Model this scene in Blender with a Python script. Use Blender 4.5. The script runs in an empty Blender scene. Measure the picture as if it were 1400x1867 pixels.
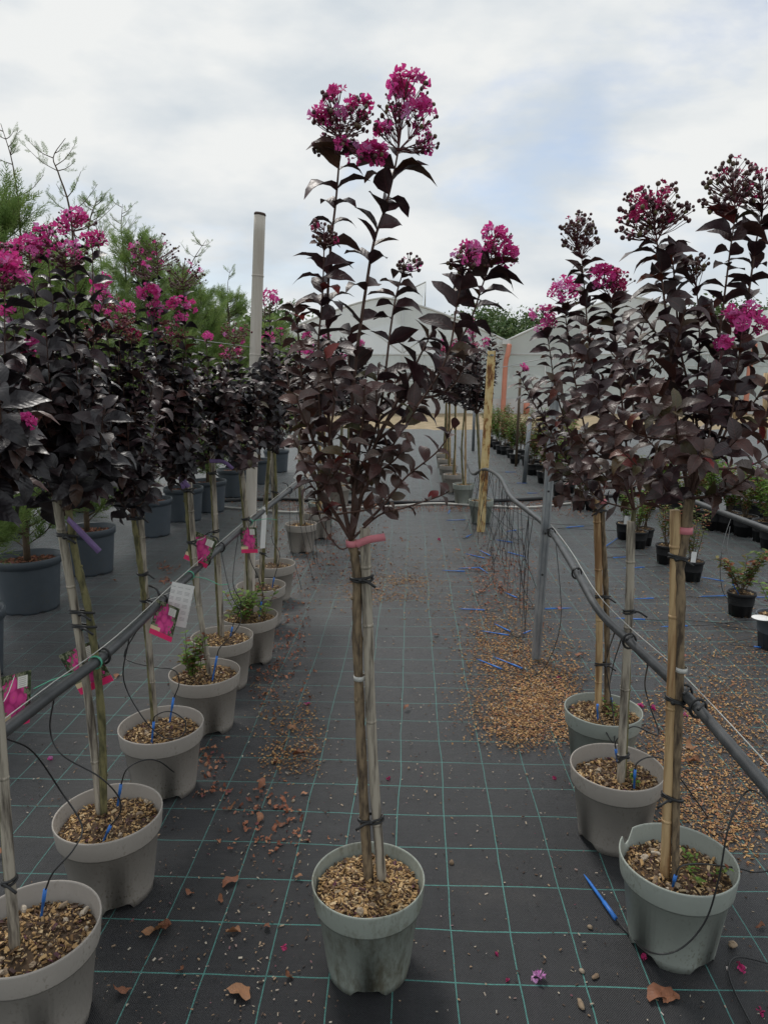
import bpy, math, random
import numpy as np
from mathutils import Vector, Matrix

random.seed(7)
rng = np.random.default_rng(11)
PI = math.pi
scene = bpy.context.scene
col = scene.collection

# ------------------------------------------------------------------ camera
W, H, F = 1400.0, 1867.0, 1294.0
CAM_H = 1.4
TH = math.atan(239.5 / F)                    # pitch down
PSI = math.atan(52.0 * math.cos(TH) / F)     # yaw to the left of the rows
cam_d = bpy.data.cameras.new('camera')
cam = bpy.data.objects.new('camera', cam_d)
col.objects.link(cam)
cam.location = (0, 0, CAM_H)
cam.rotation_euler = (PI / 2 - TH, 0, PSI)
cam_d.sensor_fit = 'VERTICAL'
cam_d.sensor_height = 36.0
cam_d.lens = F / H * 36.0
cam_d.clip_start = 0.05
cam_d.clip_end = 3000
scene.camera = cam

# ------------------------------------------------------------------ sky, sun, exposure
SUN_EL, SUN_AZ = math.radians(58), math.radians(-25)     # azimuth from +Y, to the right positive
world = bpy.data.worlds.new('World')
scene.world = world
world.use_nodes = True
wn, wl = world.node_tree.nodes, world.node_tree.links
wn.clear()
w_out = wn.new('ShaderNodeOutputWorld')
w_bg = wn.new('ShaderNodeBackground')
w_sky = wn.new('ShaderNodeTexSky')
w_sky.sky_type = 'NISHITA'
w_sky.sun_disc = False
w_sky.sun_elevation = SUN_EL
w_sky.sun_rotation = SUN_AZ
w_sky.air_density = 1.0
w_sky.dust_density = 1.5
w_tc = wn.new('ShaderNodeTexCoord')
w_map = wn.new('ShaderNodeMapping')
w_map.inputs['Scale'].default_value = (1.0, 1.0, 2.4)
w_map.inputs['Location'].default_value = (0.35, 0.1, 0.0)
w_n1 = wn.new('ShaderNodeTexNoise')
w_n1.inputs['Scale'].default_value = 2.3
w_n1.inputs['Detail'].default_value = 7
w_n1.inputs['Roughness'].default_value = 0.55
w_n1.inputs['Distortion'].default_value = 0.4
w_r1 = wn.new('ShaderNodeValToRGB')           # how closed the cloud cover is
w_r1.color_ramp.elements[0].position = 0.33
w_r1.color_ramp.elements[0].color = (0.35, 0.35, 0.35, 1)
w_r1.color_ramp.elements[1].position = 0.46
w_r1.color_ramp.elements[1].color = (1, 1, 1, 1)
w_n2 = wn.new('ShaderNodeTexNoise')
w_n2.inputs['Scale'].default_value = 5.0
w_n2.inputs['Detail'].default_value = 6
w_n2.inputs['Roughness'].default_value = 0.5
w_r2 = wn.new('ShaderNodeValToRGB')           # grey and white parts of the clouds
w_r2.color_ramp.elements[0].position = 0.36
w_r2.color_ramp.elements[0].color = (4.75, 5.2, 5.6, 1)
w_r2.color_ramp.elements[1].position = 0.62
w_r2.color_ramp.elements[1].color = (6.5, 6.6, 6.55, 1)
w_mix = wn.new('ShaderNodeMix')
w_mix.data_type = 'RGBA'
wl.new(w_tc.outputs['Generated'], w_map.inputs['Vector'])
wl.new(w_map.outputs['Vector'], w_n1.inputs['Vector'])
wl.new(w_map.outputs['Vector'], w_n2.inputs['Vector'])
wl.new(w_n1.outputs['Fac'], w_r1.inputs['Fac'])
wl.new(w_n2.outputs['Fac'], w_r2.inputs['Fac'])
wl.new(w_r1.outputs['Color'], w_mix.inputs['Factor'])
wl.new(w_sky.outputs['Color'], w_mix.inputs[6])
wl.new(w_r2.outputs['Color'], w_mix.inputs[7])
wl.new(w_mix.outputs[2], w_bg.inputs['Color'])
w_bg.inputs['Strength'].default_value = 0.1
wl.new(w_bg.outputs['Background'], w_out.inputs['Surface'])

sun_d = bpy.data.lights.new('sun', 'SUN')
sun_d.energy = 1.5
sun_d.angle = math.radians(14)
sun_d.color = (1.0, 0.96, 0.9)
sun = bpy.data.objects.new('sun', sun_d)
col.objects.link(sun)
sdir = Vector((math.sin(SUN_AZ) * math.cos(SUN_EL), math.cos(SUN_AZ) * math.cos(SUN_EL), math.sin(SUN_EL)))
sun.rotation_euler = sdir.to_track_quat('Z', 'Y').to_euler()

vs = scene.view_settings
vs.view_transform = 'Standard'
vs.look = 'None'
vs.exposure = 0.42
vs.gamma = 1.0
vs.use_curve_mapping = False
scene.cycles.max_bounces = 6
scene.cycles.transparent_max_bounces = 8

# ------------------------------------------------------------------ photo pixel -> place
_r = Vector((math.cos(PSI), math.sin(PSI), 0))
_f0 = Vector((-math.sin(PSI), math.cos(PSI), 0))
_fw = _f0 * math.cos(TH) - Vector((0, 0, 1)) * math.sin(TH)
_up = _f0 * math.sin(TH) + Vector((0, 0, 1)) * math.cos(TH)
CAMP = Vector((0, 0, CAM_H))


def ray(px, py):
    return _r * ((px - W / 2) / F) + _up * ((H / 2 - py) / F) + _fw


def G(px, py, z=0.0):                       # the point at height z (ground, rim, pipe height)
    d = ray(px, py)
    return CAMP + d * ((z - CAM_H) / d.z)


def P(px, py, Y):                           # the point at the depth of a thing whose foot is known
    d = ray(px, py)
    return CAMP + d * (Y / d.y)


def proj(p):
    d = Vector(p) - CAMP
    z = d.dot(_fw)
    if z < 0.05:
        return (-9999, -9999)
    return (W / 2 + F * d.dot(_r) / z, H / 2 - F * d.dot(_up) / z)


# ------------------------------------------------------------------ materials
MATS = {}


def newmat(name):
    m = bpy.data.materials.new(name)
    m.use_nodes = True
    MATS[name] = m
    nt = m.node_tree
    return m, nt.nodes, nt.links, nt.nodes['Principled BSDF']


def noise(n, l, scale, detail=4, rough=0.55, coord='Object', sc=None):
    tc = n.new('ShaderNodeTexCoord')
    t = n.new('ShaderNodeTexNoise')
    t.inputs['Scale'].default_value = scale
    t.inputs['Detail'].default_value = detail
    t.inputs['Roughness'].default_value = rough
    if sc:
        mp = n.new('ShaderNodeMapping')
        mp.inputs['Scale'].default_value = sc
        l.new(tc.outputs[coord], mp.inputs['Vector'])
        l.new(mp.outputs['Vector'], t.inputs['Vector'])
    else:
        l.new(tc.outputs[coord], t.inputs['Vector'])
    return t.outputs['Fac']


def ramp(n, l, fac, stops, const=False):
    r = n.new('ShaderNodeValToRGB')
    e = r.color_ramp.elements
    if const:
        r.color_ramp.interpolation = 'CONSTANT'
    while len(e) < len(stops):
        e.new(0.5)
    for i, (p, c) in enumerate(stops):
        e[i].position = p
        e[i].color = (*c, 1) if len(c) == 3 else c
    l.new(fac, r.inputs['Fac'])
    return r.outputs['Color']


def mixc(n, l, fac, a, b, mode='MIX'):
    m = n.new('ShaderNodeMix')
    m.data_type = 'RGBA'
    m.blend_type = mode
    for sock, v in ((m.inputs['Factor'], fac), (m.inputs[6], a), (m.inputs[7], b)):
        if hasattr(v, 'default_value'):
            l.new(v, sock)
        elif isinstance(v, (int, float)):
            sock.default_value = v
        else:
            sock.default_value = (*v, 1)
    return m.outputs[2]


def mth(n, l, op, a, b=None, c=None):
    m = n.new('ShaderNodeMath')
    m.operation = op
    for i, v in enumerate((a, b, c)):
        if v is None:
            continue
        if isinstance(v, (int, float)):
            m.inputs[i].default_value = v
        else:
            l.new(v, m.inputs[i])
    return m.outputs[0]


def bump(n, l, b, h, strength=0.3, dist=0.01):
    bp = n.new('ShaderNodeBump')
    bp.inputs['Strength'].default_value = strength
    bp.inputs['Distance'].default_value = dist
    l.new(h, bp.inputs['Height'])
    l.new(bp.outputs['Normal'], b.inputs['Normal'])


def simple(name, c, rough=0.5, var=0.25, scale=20, metal=0.0, bmp=0.0, sc=None, c2=None, lo=0.35, hi=0.7):
    m, n, l, b = newmat(name)
    f = noise(n, l, scale, 5, 0.6, sc=sc)
    d = c2 if c2 else tuple(x * (1 - var) for x in c)
    l.new(ramp(n, l, f, [(lo, d), (hi, c)]), b.inputs['Base Color'])
    b.inputs['Roughness'].default_value = rough
    b.inputs['Metallic'].default_value = metal
    if bmp:
        bump(n, l, b, f, bmp, 0.004)
    return m


def rnd_fac(n, l):                          # one value per leaf: object random + per-leaf attribute
    oi = n.new('ShaderNodeObjectInfo')
    at = n.new('ShaderNodeAttribute')
    at.attribute_name = 'rnd'
    return mth(n, l, 'FRACT', mth(n, l, 'ADD', oi.outputs['Random'], at.outputs['Fac']))


def leafmat(name, stops, rough=0.42, trans=0.12, vein=False, spec=0.5, vcol=(0.10, 0.03, 0.03)):
    m, n, l, b = newmat(name)
    c = ramp(n, l, rnd_fac(n, l), stops)
    f = noise(n, l, 9.0, 4)
    c = mixc(n, l, 0.55, c, mixc(n, l, f, (0.25, 0.25, 0.25), (1.6, 1.6, 1.6)), 'MULTIPLY')
    if vein:
        at = n.new('ShaderNodeAttribute')
        at.attribute_name = 'leaf_xy'
        sx = n.new('ShaderNodeSeparateXYZ')
        l.new(at.outputs['Vector'], sx.inputs[0])
        ax_ = mth(n, l, 'ABSOLUTE', sx.outputs[0])
        mid = mth(n, l, 'LESS_THAN', ax_, 0.013)
        sv = mth(n, l, 'SINE', mth(n, l, 'MULTIPLY', mth(n, l, 'SUBTRACT', sx.outputs[1], mth(n, l, 'MULTIPLY', ax_, 0.9)), 52.0))
        side = ramp(n, l, sv, [(0.85, (0, 0, 0)), (1.0, (0.10, 0.10, 0.10))])
        k = mth(n, l, 'MAXIMUM', mth(n, l, 'MULTIPLY', mid, 0.7), side)
        c = mixc(n, l, k, c, mixc(n, l, 0.5, mixc(n, l, 1.0, c, (1.9, 1.7, 1.6), 'MULTIPLY'), vcol))
        bump(n, l, b, mth(n, l, 'ADD', mth(n, l, 'MULTIPLY', sv, 0.12), f), 0.25, 0.004)
        b.inputs['Roughness'].default_value = rough
    l.new(c, b.inputs['Base Color'])
    b.inputs['Roughness'].default_value = rough
    if vein:
        l.new(ramp(n, l, f, [(0.3, (rough - .07,) * 3), (0.7, (rough + .16,) * 3)]), b.inputs['Roughness'])
    b.inputs['Specular IOR Level'].default_value = spec
    tr = n.new('ShaderNodeBsdfTranslucent')
    l.new(c, tr.inputs['Color'])
    mx = n.new('ShaderNodeMixShader')
    mx.inputs[0].default_value = trans
    l.new(b.outputs[0], mx.inputs[1])
    l.new(tr.outputs[0], mx.inputs[2])
    l.new(mx.outputs[0], n['Material Output'].inputs['Surface'])
    return m


leafmat('leaf_plum', [(0.0, (0.028, 0.015, 0.020)), (0.45, (0.052, 0.022, 0.025)), (0.75, (0.042, 0.030, 0.029)),
                      (0.93, (0.075, 0.026, 0.020)), (0.975, (0.055, 0.050, 0.018)), (1.0, (0.16, 0.016, 0.016))], vein=True)
leafmat('leaf_brown', [(0.0, (0.048, 0.022, 0.020)), (0.4, (0.085, 0.035, 0.031)), (0.7, (0.070, 0.050, 0.040)),
                       (0.90, (0.09, 0.034, 0.024)), (0.96, (0.065, 0.062, 0.022)), (1.0, (0.20, 0.02, 0.02))], rough=0.4, vein=True)
leafmat('leaf_black', [(0.0, (0.011, 0.009, 0.012)), (0.6, (0.017, 0.013, 0.016)), (0.9, (0.030, 0.016, 0.018)),
                       (0.975, (0.045, 0.026, 0.018)), (1.0, (0.11, 0.03, 0.018))], rough=0.36, vein=True, vcol=(0.03, 0.02, 0.02))
leafmat('leaf_green', [(0.0, (0.09, 0.19, 0.03)), (0.55, (0.18, 0.30, 0.05)), (0.8, (0.14, 0.15, 0.04)),
                       (0.92, (0.20, 0.09, 0.04)), (1.0, (0.22, 0.05, 0.035))], rough=0.6, trans=0.35, spec=0.25)
leafmat('leaf_mixed', [(0.0, (0.07, 0.12, 0.03)), (0.45, (0.14, 0.19, 0.05)), (0.7, (0.20, 0.17, 0.055)),
                       (0.86, (0.25, 0.10, 0.045)), (1.0, (0.34, 0.09, 0.06))], rough=0.6, trans=0.3, spec=0.25)
leafmat('leaf_conifer', [(0.0, (0.13, 0.21, 0.06)), (0.5, (0.20, 0.30, 0.085)), (0.85, (0.27, 0.36, 0.11)),
                         (1.0, (0.27, 0.34, 0.11))], rough=0.55, trans=0.35)
leafmat('leaf_wood', [(0.0, (0.05, 0.10, 0.03)), (0.6, (0.09, 0.15, 0.045)), (1.0, (0.14, 0.18, 0.06))], rough=0.55, trans=0.15)
leafmat('petal', [(0.0, (0.58, 0.035, 0.22)), (0.45, (0.70, 0.055, 0.32)), (0.8, (0.74, 0.10, 0.40)), (1.0, (0.66, 0.28, 0.56))], rough=0.6, trans=0.4)
leafmat('petal_lilac', [(0.0, (0.60, 0.22, 0.55)), (1.0, (0.70, 0.36, 0.66))], rough=0.6, trans=0.3)
leafmat('petal_dark', [(0.0, (0.30, 0.014, 0.08)), (0.6, (0.48, 0.020, 0.14)), (1.0, (0.6, 0.04, 0.2))], rough=0.6, trans=0.25)
leafmat('bud', [(0.0, (0.05, 0.014, 0.020)), (0.6, (0.085, 0.024, 0.028)), (0.85, (0.09, 0.06, 0.028)), (1.0, (0.12, 0.10, 0.035))], rough=0.45, trans=0.0)
leafmat('bud_red', [(0.0, (0.10, 0.014, 0.020)), (0.7, (0.20, 0.03, 0.035)), (1.0, (0.22, 0.10, 0.05))], rough=0.45, trans=0.0)
leafmat('dry_leaf', [(0.0, (0.17, 0.065, 0.032)), (0.5, (0.25, 0.10, 0.05)), (0.8, (0.30, 0.15, 0.07)), (1.0, (0.20, 0.05, 0.03))], rough=0.6, trans=0.1, vein=True, vcol=(0.12, 0.05, 0.02))
leafmat('chip', [(0.0, (0.05, 0.025, 0.014)), (0.25, (0.14, 0.075, 0.032)), (0.45, (0.36, 0.215, 0.085)), (0.7, (0.50, 0.33, 0.15)), (0.86, (0.52, 0.40, 0.24)), (0.93, (0.06, 0.035, 0.025)), (1.0, (0.10, 0.03, 0.05))], rough=0.75, trans=0)
leafmat('litter', [(0.0, (0.08, 0.035, 0.02)), (0.3, (0.28, 0.145, 0.05)), (0.6, (0.50, 0.31, 0.125)), (0.8, (0.34, 0.13, 0.06)), (0.92, (0.05, 0.03, 0.025)), (1.0, (0.42, 0.36, 0.28))], rough=0.75, trans=0)
leafmat('litter_red', [(0.0, (0.15, 0.05, 0.03)), (0.5, (0.30, 0.11, 0.055)), (0.8, (0.40, 0.20, 0.11)), (1.0, (0.16, 0.04, 0.05))], rough=0.75, trans=0)
leafmat('crumb', [(0.0, (0.025, 0.02, 0.02)), (0.35, (0.10, 0.06, 0.04)), (0.55, (0.30, 0.20, 0.12)), (0.8, (0.45, 0.40, 0.32)), (0.95, (0.13, 0.02, 0.05)), (1.0, (0.55, 0.5, 0.45))], rough=0.8, trans=0)
leafmat('pebble', [(0.0, (0.20, 0.135, 0.085)), (0.6, (0.33, 0.25, 0.17)), (1.0, (0.46, 0.40, 0.32))], rough=0.85, trans=0)


def plastic(name, c, rough=0.48, dirt=(0.10, 0.085, 0.05), dirt_lo=0.56, dirt_hi=0.74, amount=0.7):
    m, n, l, b = newmat(name)
    f = noise(n, l, 6.0, 6, 0.65)
    f2 = noise(n, l, 55.0, 4, 0.7, sc=(1, 1, 0.35))
    oi = n.new('ShaderNodeObjectInfo')
    base = ramp(n, l, f, [(0.3, tuple(x * 0.86 for x in c)), (0.7, tuple(min(1, x * 1.08) for x in c))])
    base = mixc(n, l, mth(n, l, 'MULTIPLY', oi.outputs['Random'], 0.25), base, (c[0] * 0.8, c[1] * 0.76, c[2] * 0.7))
    dm = mth(n, l, 'MULTIPLY', mth(n, l, 'ADD', mth(n, l, 'MULTIPLY', f, 0.5), mth(n, l, 'MULTIPLY', f2, 0.5)), 1.0)
    k = ramp(n, l, dm, [(dirt_lo, (0, 0, 0)), (dirt_hi, (amount, amount, amount))])
    f3 = noise(n, l, 150.0, 2, 0.6, sc=(1, 1, 0.6))
    k3 = mth(n, l, 'MULTIPLY', ramp(n, l, f3, [(0.56, (0, 0, 0)), (0.66, (1, 1, 1))]), ramp(n, l, f, [(0.5 - amount * .12, (0.0,) * 3), (0.68, (0.8,) * 3)]))
    k = mth(n, l, 'MAXIMUM', k, k3)
    l.new(mixc(n, l, k, base, dirt), b.inputs['Base Color'])
    b.inputs['Roughness'].default_value = rough
    l.new(ramp(n, l, f2, [(0.3, (rough - 0.08,) * 3), (0.7, (rough + 0.12,) * 3)]), b.inputs['Roughness'])
    bump(n, l, b, f2, 0.06, 0.003)
    return m


plastic('pot_taupe', (0.365, 0.333, 0.298))
plastic('pot_sage', (0.315, 0.345, 0.310))
plastic('pot_sage_dirty', (0.30, 0.33, 0.29), dirt_lo=0.46, dirt_hi=0.62, amount=0.85, dirt=(0.095, 0.082, 0.05))
plastic('pot_slate', (0.080, 0.098, 0.118), amount=0.35)
plastic('pot_black', (0.022, 0.022, 0.024), amount=0.3, dirt=(0.06, 0.05, 0.04))
simple('soil', (0.10, 0.060, 0.032), 0.9, 0.6, 60, bmp=0.6)
simple('rubber', (0.02, 0.02, 0.021), 0.5, 0.4, 30)
m_, n_, l_, b_ = newmat('pipe')
f_ = noise(n_, l_, 12, 6, 0.65)
l_.new(ramp(n_, l_, f_, [(0.35, (0.028, 0.030, 0.032)), (0.62, (0.06, 0.063, 0.066)), (0.8, (0.11, 0.105, 0.095))]), b_.inputs['Base Color'])
b_.inputs['Roughness'].default_value = 0.45
simple('pipe_grey', (0.30, 0.30, 0.29), 0.5, 0.5, 14)
simple('tube_black', (0.018, 0.018, 0.019), 0.42, 0.3, 30)
simple('blue_plastic', (0.035, 0.20, 0.66), 0.45, 0.3, 40)
simple('tape_pink', (0.72, 0.24, 0.28), 0.55, 0.15, 30)
simple('tape_purple', (0.24, 0.15, 0.36), 0.5, 0.35, 30)
simple('twine_green', (0.10, 0.46, 0.30), 0.6, 0.2, 30)
simple('twine_white', (0.62, 0.62, 0.58), 0.6, 0.3, 60)
simple('wire', (0.42, 0.42, 0.41), 0.4, 0.3, 60, metal=0.5)
simple('stake_grey', (0.40, 0.355, 0.285), 0.75, 0.6, 70, sc=(1, 1, 0.10), bmp=0.4, c2=(0.085, 0.07, 0.055), lo=.36, hi=.56)
simple('stake_tan', (0.54, 0.38, 0.20), 0.6, 0.6, 45, sc=(1, 1, 0.07), bmp=0.25, c2=(0.24, 0.13, 0.055), lo=.38, hi=.58)
simple('stem_bark', (0.24, 0.175, 0.105), 0.8, 0.6, 90, sc=(1, 1, 0.22), bmp=0.7, c2=(0.06, 0.042, 0.028), lo=.36, hi=.6)
simple('stem_green', (0.19, 0.17, 0.075), 0.75, 0.6, 80, sc=(1, 1, 0.25), bmp=0.6, c2=(0.06, 0.058, 0.025), lo=.36, hi=.6)
simple('twig_plum', (0.12, 0.06, 0.045), 0.7, 0.5, 40)
simple('twig_red', (0.13, 0.035, 0.04), 0.6, 0.4, 40)
simple('twig_brown', (0.11, 0.075, 0.045), 0.8, 0.4, 30)
simple('post_bamboo', (0.64, 0.60, 0.54), 0.65, 0.3, 16, sc=(1, 1, 0.1), bmp=0.15, c2=(0.44, 0.39, 0.33))
simple('post_top', (0.07, 0.04, 0.03), 0.8, 0.3, 30)
m_, n_, l_, b_ = newmat('galvanised')
f_ = noise(n_, l_, 26, 4, 0.6, sc=(1, 1, 0.4))
l_.new(ramp(n_, l_, f_, [(0.35, (0.22, 0.235, 0.25)), (0.7, (0.36, 0.375, 0.385))]), b_.inputs['Base Color'])
b_.inputs['Metallic'].default_value = 0.55
b_.inputs['Roughness'].default_value = 0.45
m_, n_, l_, b_ = newmat('rust_post')
f_ = noise(n_, l_, 16, 6, 0.7, sc=(1.4, 1.4, 0.5))
l_.new(ramp(n_, l_, f_, [(0.36, (0.16, 0.065, 0.022)), (0.44, (0.36, 0.18, 0.06)), (0.48, (0.62, 0.45, 0.20)), (0.72, (0.72, 0.58, 0.32))]), b_.inputs['Base Color'])
b_.inputs['Roughness'].default_value = 0.75
bump(n_, l_, b_, f_, 0.4, 0.003)
simple('salmon_pvc', (0.62, 0.24, 0.16), 0.5, 0.15, 4)
simple('white_frame', (0.62, 0.63, 0.62), 0.5, 0.15, 3)
simple('white_card', (0.78, 0.78, 0.76), 0.5, 0.08, 20)
simple('hose_white', (0.62, 0.60, 0.55), 0.5, 0.3, 10)
simple('seam_black', (0.02, 0.021, 0.024), 0.55, 0.3, 8)
simple('earth', (0.36, 0.27, 0.17), 0.95, 0.5, 3.0, bmp=0.5, c2=(0.20, 0.16, 0.085))
simple('earth_far', (0.16, 0.17, 0.07), 0.95, 0.5, 0.4, c2=(0.09, 0.11, 0.04))

# woven ground cover with teal tracer threads
m_, n, l, b = newmat('ground_fabric')
tc = n.new('ShaderNodeTexCoord')
sep = n.new('ShaderNodeSeparateXYZ')
l.new(tc.outputs['Object'], sep.inputs[0])
wob = noise(n, l, 0.9, 2, 0.5)
wob2 = noise(n, l, 7.0, 2, 0.5)
wv = mth(n, l, 'ADD', mth(n, l, 'MULTIPLY', mth(n, l, 'SUBTRACT', wob, 0.5), 0.05), mth(n, l, 'MULTIPLY', mth(n, l, 'SUBTRACT', wob2, 0.5), 0.006))


def thread(sock, off, sp, wd):
    a = mth(n, l, 'ADD', mth(n, l, 'SUBTRACT', sock, off), wv)
    a = mth(n, l, 'FRACT', mth(n, l, 'ADD', mth(n, l, 'DIVIDE', a, sp), 0.5))
    a = mth(n, l, 'ABSOLUTE', mth(n, l, 'SUBTRACT', a, 0.5))
    return mth(n, l, 'LESS_THAN', a, wd / sp / 2)


lx = thread(sep.outputs[0], 0.115, 0.1515, 0.0030)
ly = thread(sep.outputs[1], 1.455, 0.1645, 0.0036)
line = mth(n, l, 'MAXIMUM', lx, ly)
# short stitches in the weave
wx = mth(n, l, 'SINE', mth(n, l, 'MULTIPLY', sep.outputs[0], 2 * PI / 0.0052))
wy = mth(n, l, 'SINE', mth(n, l, 'MULTIPLY', sep.outputs[1], 2 * PI / 0.0052))
weave = mth(n, l, 'MULTIPLY', wx, wy)
stripe = noise(n, l, 3.2, 5, 0.7, sc=(9, 0.7, 1))
stripe2 = noise(n, l, 3.2, 5, 0.7, sc=(0.7, 14, 1))
blot = noise(n, l, 1.6, 7, 0.68)
spk = noise(n, l, 120, 3, 0.7)
base = ramp(n, l, stripe, [(0.3, (0.0090, 0.0096, 0.0115)), (0.7, (0.017, 0.0176, 0.0205))])
base = mixc(n, l, 0.35, base, ramp(n, l, stripe2, [(0.3, (0.008, 0.0085, 0.0095)), (0.72, (0.023, 0.0232, 0.026))]))
base = mixc(n, l, ramp(n, l, weave, [(0.0, (0.0,) * 3), (1.0, (0.25,) * 3)]), base, (0.030, 0.031, 0.034))
dust = mth(n, l, 'MULTIPLY', ramp(n, l, blot, [(0.52, (0,) * 3), (0.78, (1,) * 3)]), ramp(n, l, spk, [(0.35, (0.15,) * 3), (0.75, (0.8,) * 3)]))
tnoise = noise(n, l, 300, 2, 0.6)
tcol = ramp(n, l, tnoise, [(0.35, (0.035, 0.17, 0.15)), (0.7, (0.11, 0.35, 0.31))])
fade = ramp(n, l, noise(n, l, 0.8, 4, 0.6), [(0.3, (0.45,) * 3), (0.65, (0.95,) * 3)])
c = mixc(n, l, mth(n, l, 'MULTIPLY', line, fade), base, tcol)
c = mixc(n, l, mth(n, l, 'MULTIPLY', dust, 0.75), c, (0.12, 0.108, 0.095))
l.new(c, b.inputs['Base Color'])
l.new(ramp(n, l, blot, [(0.3, (0.27,) * 3), (0.7, (0.44,) * 3)]), b.inputs['Roughness'])
b.inputs['Specular IOR Level'].default_value = 0.22
b.inputs['Sheen Weight'].default_value = 0.30
b.inputs['Sheen Roughness'].default_value = 0.4
wrk = noise(n, l, 2.6, 4, 0.5, sc=(1.0, 2.6, 1))
bump(n, l, b, mth(n, l, 'ADD', mth(n, l, 'MULTIPLY', weave, 0.12), mth(n, l, 'ADD', mth(n, l, 'MULTIPLY', wrk, 2.2), mth(n, l, 'ADD', wob2, mth(n, l, 'MULTIPLY', line, 0.1)))), 0.4, 0.012)

# greenhouse film; the wall copy's darker tint stands in for the dim interior
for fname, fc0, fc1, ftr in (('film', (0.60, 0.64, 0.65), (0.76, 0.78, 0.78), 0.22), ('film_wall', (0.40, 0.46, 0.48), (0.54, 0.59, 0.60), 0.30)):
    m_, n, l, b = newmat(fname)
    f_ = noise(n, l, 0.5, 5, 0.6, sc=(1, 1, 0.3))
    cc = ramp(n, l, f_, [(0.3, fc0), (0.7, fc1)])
    l.new(cc, b.inputs['Base Color'])
    b.inputs['Roughness'].default_value = 0.35
    tr = n.new('ShaderNodeBsdfTranslucent')
    l.new(cc, tr.inputs['Color'])
    tp = n.new('ShaderNodeBsdfTransparent')
    m1 = n.new('ShaderNodeMixShader')
    m1.inputs[0].default_value = 0.5
    m2 = n.new('ShaderNodeMixShader')
    m2.inputs[0].default_value = ftr
    l.new(b.outputs[0], m1.inputs[1])
    l.new(tr.outputs[0], m1.inputs[2])
    l.new(m1.outputs[0], m2.inputs[1])
    l.new(tp.outputs[0], m2.inputs[2])
    l.new(m2.outputs[0], n['Material Output'].inputs['Surface'])

# printed picture label: dark leaves, magenta blossom, crimson band, cream corner
m_, n, l, b = newmat('label_print')
tc = n.new('ShaderNodeTexCoord')
sep = n.new('ShaderNodeSeparateXYZ')
l.new(tc.outputs['Generated'], sep.inputs[0])
gx, gz = sep.outputs[0], sep.outputs[2]
vn = n.new('ShaderNodeTexNoise')
vn.inputs['Scale'].default_value = 9
vn.inputs['Detail'].default_value = 3
l.new(tc.outputs['Generated'], vn.inputs['Vector'])
bg = ramp(n, l, vn.outputs['Fac'], [(0.35, (0.015, 0.02, 0.012)), (0.5, (0.05, 0.075, 0.03)), (0.62, (0.30, 0.30, 0.20)), (0.75, (0.04, 0.05, 0.03))])
vo = n.new('ShaderNodeTexVoronoi')
vo.inputs['Scale'].default_value = 5
l.new(tc.outputs['Generated'], vo.inputs['Vector'])
dx = mth(n, l, 'SUBTRACT', gx, 0.5)
dz = mth(n, l, 'SUBTRACT', gz, 0.50)
rad = mth(n, l, 'SQRT', mth(n, l, 'ADD', mth(n, l, 'MULTIPLY', mth(n, l, 'MULTIPLY', dx, dx), 1.0), mth(n, l, 'MULTIPLY', mth(n, l, 'MULTIPLY', dz, dz), 0.75)))
blob = mth(n, l, 'LESS_THAN', mth(n, l, 'ADD', rad, mth(n, l, 'MULTIPLY', mth(n, l, 'SUBTRACT', vn.outputs['Fac'], 0.5), 0.9)), 0.36)
mag = ramp(n, l, vo.outputs['Distance'], [(0.0, (0.75, 0.22, 0.10)), (0.14, (0.85, 0.10, 0.36)), (0.5, (0.78, 0.075, 0.32)), (0.75, (0.42, 0.03, 0.16))])
c = mixc(n, l, blob, bg, mag)
cream = mth(n, l, 'MULTIPLY', mth(n, l, 'LESS_THAN', gz, 0.26), mth(n, l, 'LESS_THAN', gx, 0.42))
c = mixc(n, l, cream, c, (0.78, 0.62, 0.40))
band = mth(n, l, 'LESS_THAN', mth(n, l, 'ADD', gz, mth(n, l, 'MULTIPLY', vn.outputs['Fac'], 0.02)), 0.16)
c = mixc(n, l, band, c, (0.82, 0.035, 0.17))
hexa = mth(n, l, 'MULTIPLY', mth(n, l, 'LESS_THAN', mth(n, l, 'ABSOLUTE', mth(n, l, 'SUBTRACT', gx, 0.74)), 0.15), mth(n, l, 'LESS_THAN', mth(n, l, 'ABSOLUTE', mth(n, l, 'SUBTRACT', gz, 0.82)), 0.11))
txt = mth(n, l, 'MULTIPLY', mth(n, l, 'GREATER_THAN', mth(n, l, 'SINE', mth(n, l, 'MULTIPLY', gz, 170)), 0.55), mth(n, l, 'LESS_THAN', mth(n, l, 'ABSOLUTE', mth(n, l, 'SUBTRACT', gx, 0.74)), 0.10))
c = mixc(n, l, hexa, c, mixc(n, l, txt, (0.82, 0.80, 0.74), (0.45, 0.43, 0.40)))
l.new(c, b.inputs['Base Color'])
b.inputs['Roughness'].default_value = 0.35

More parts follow.
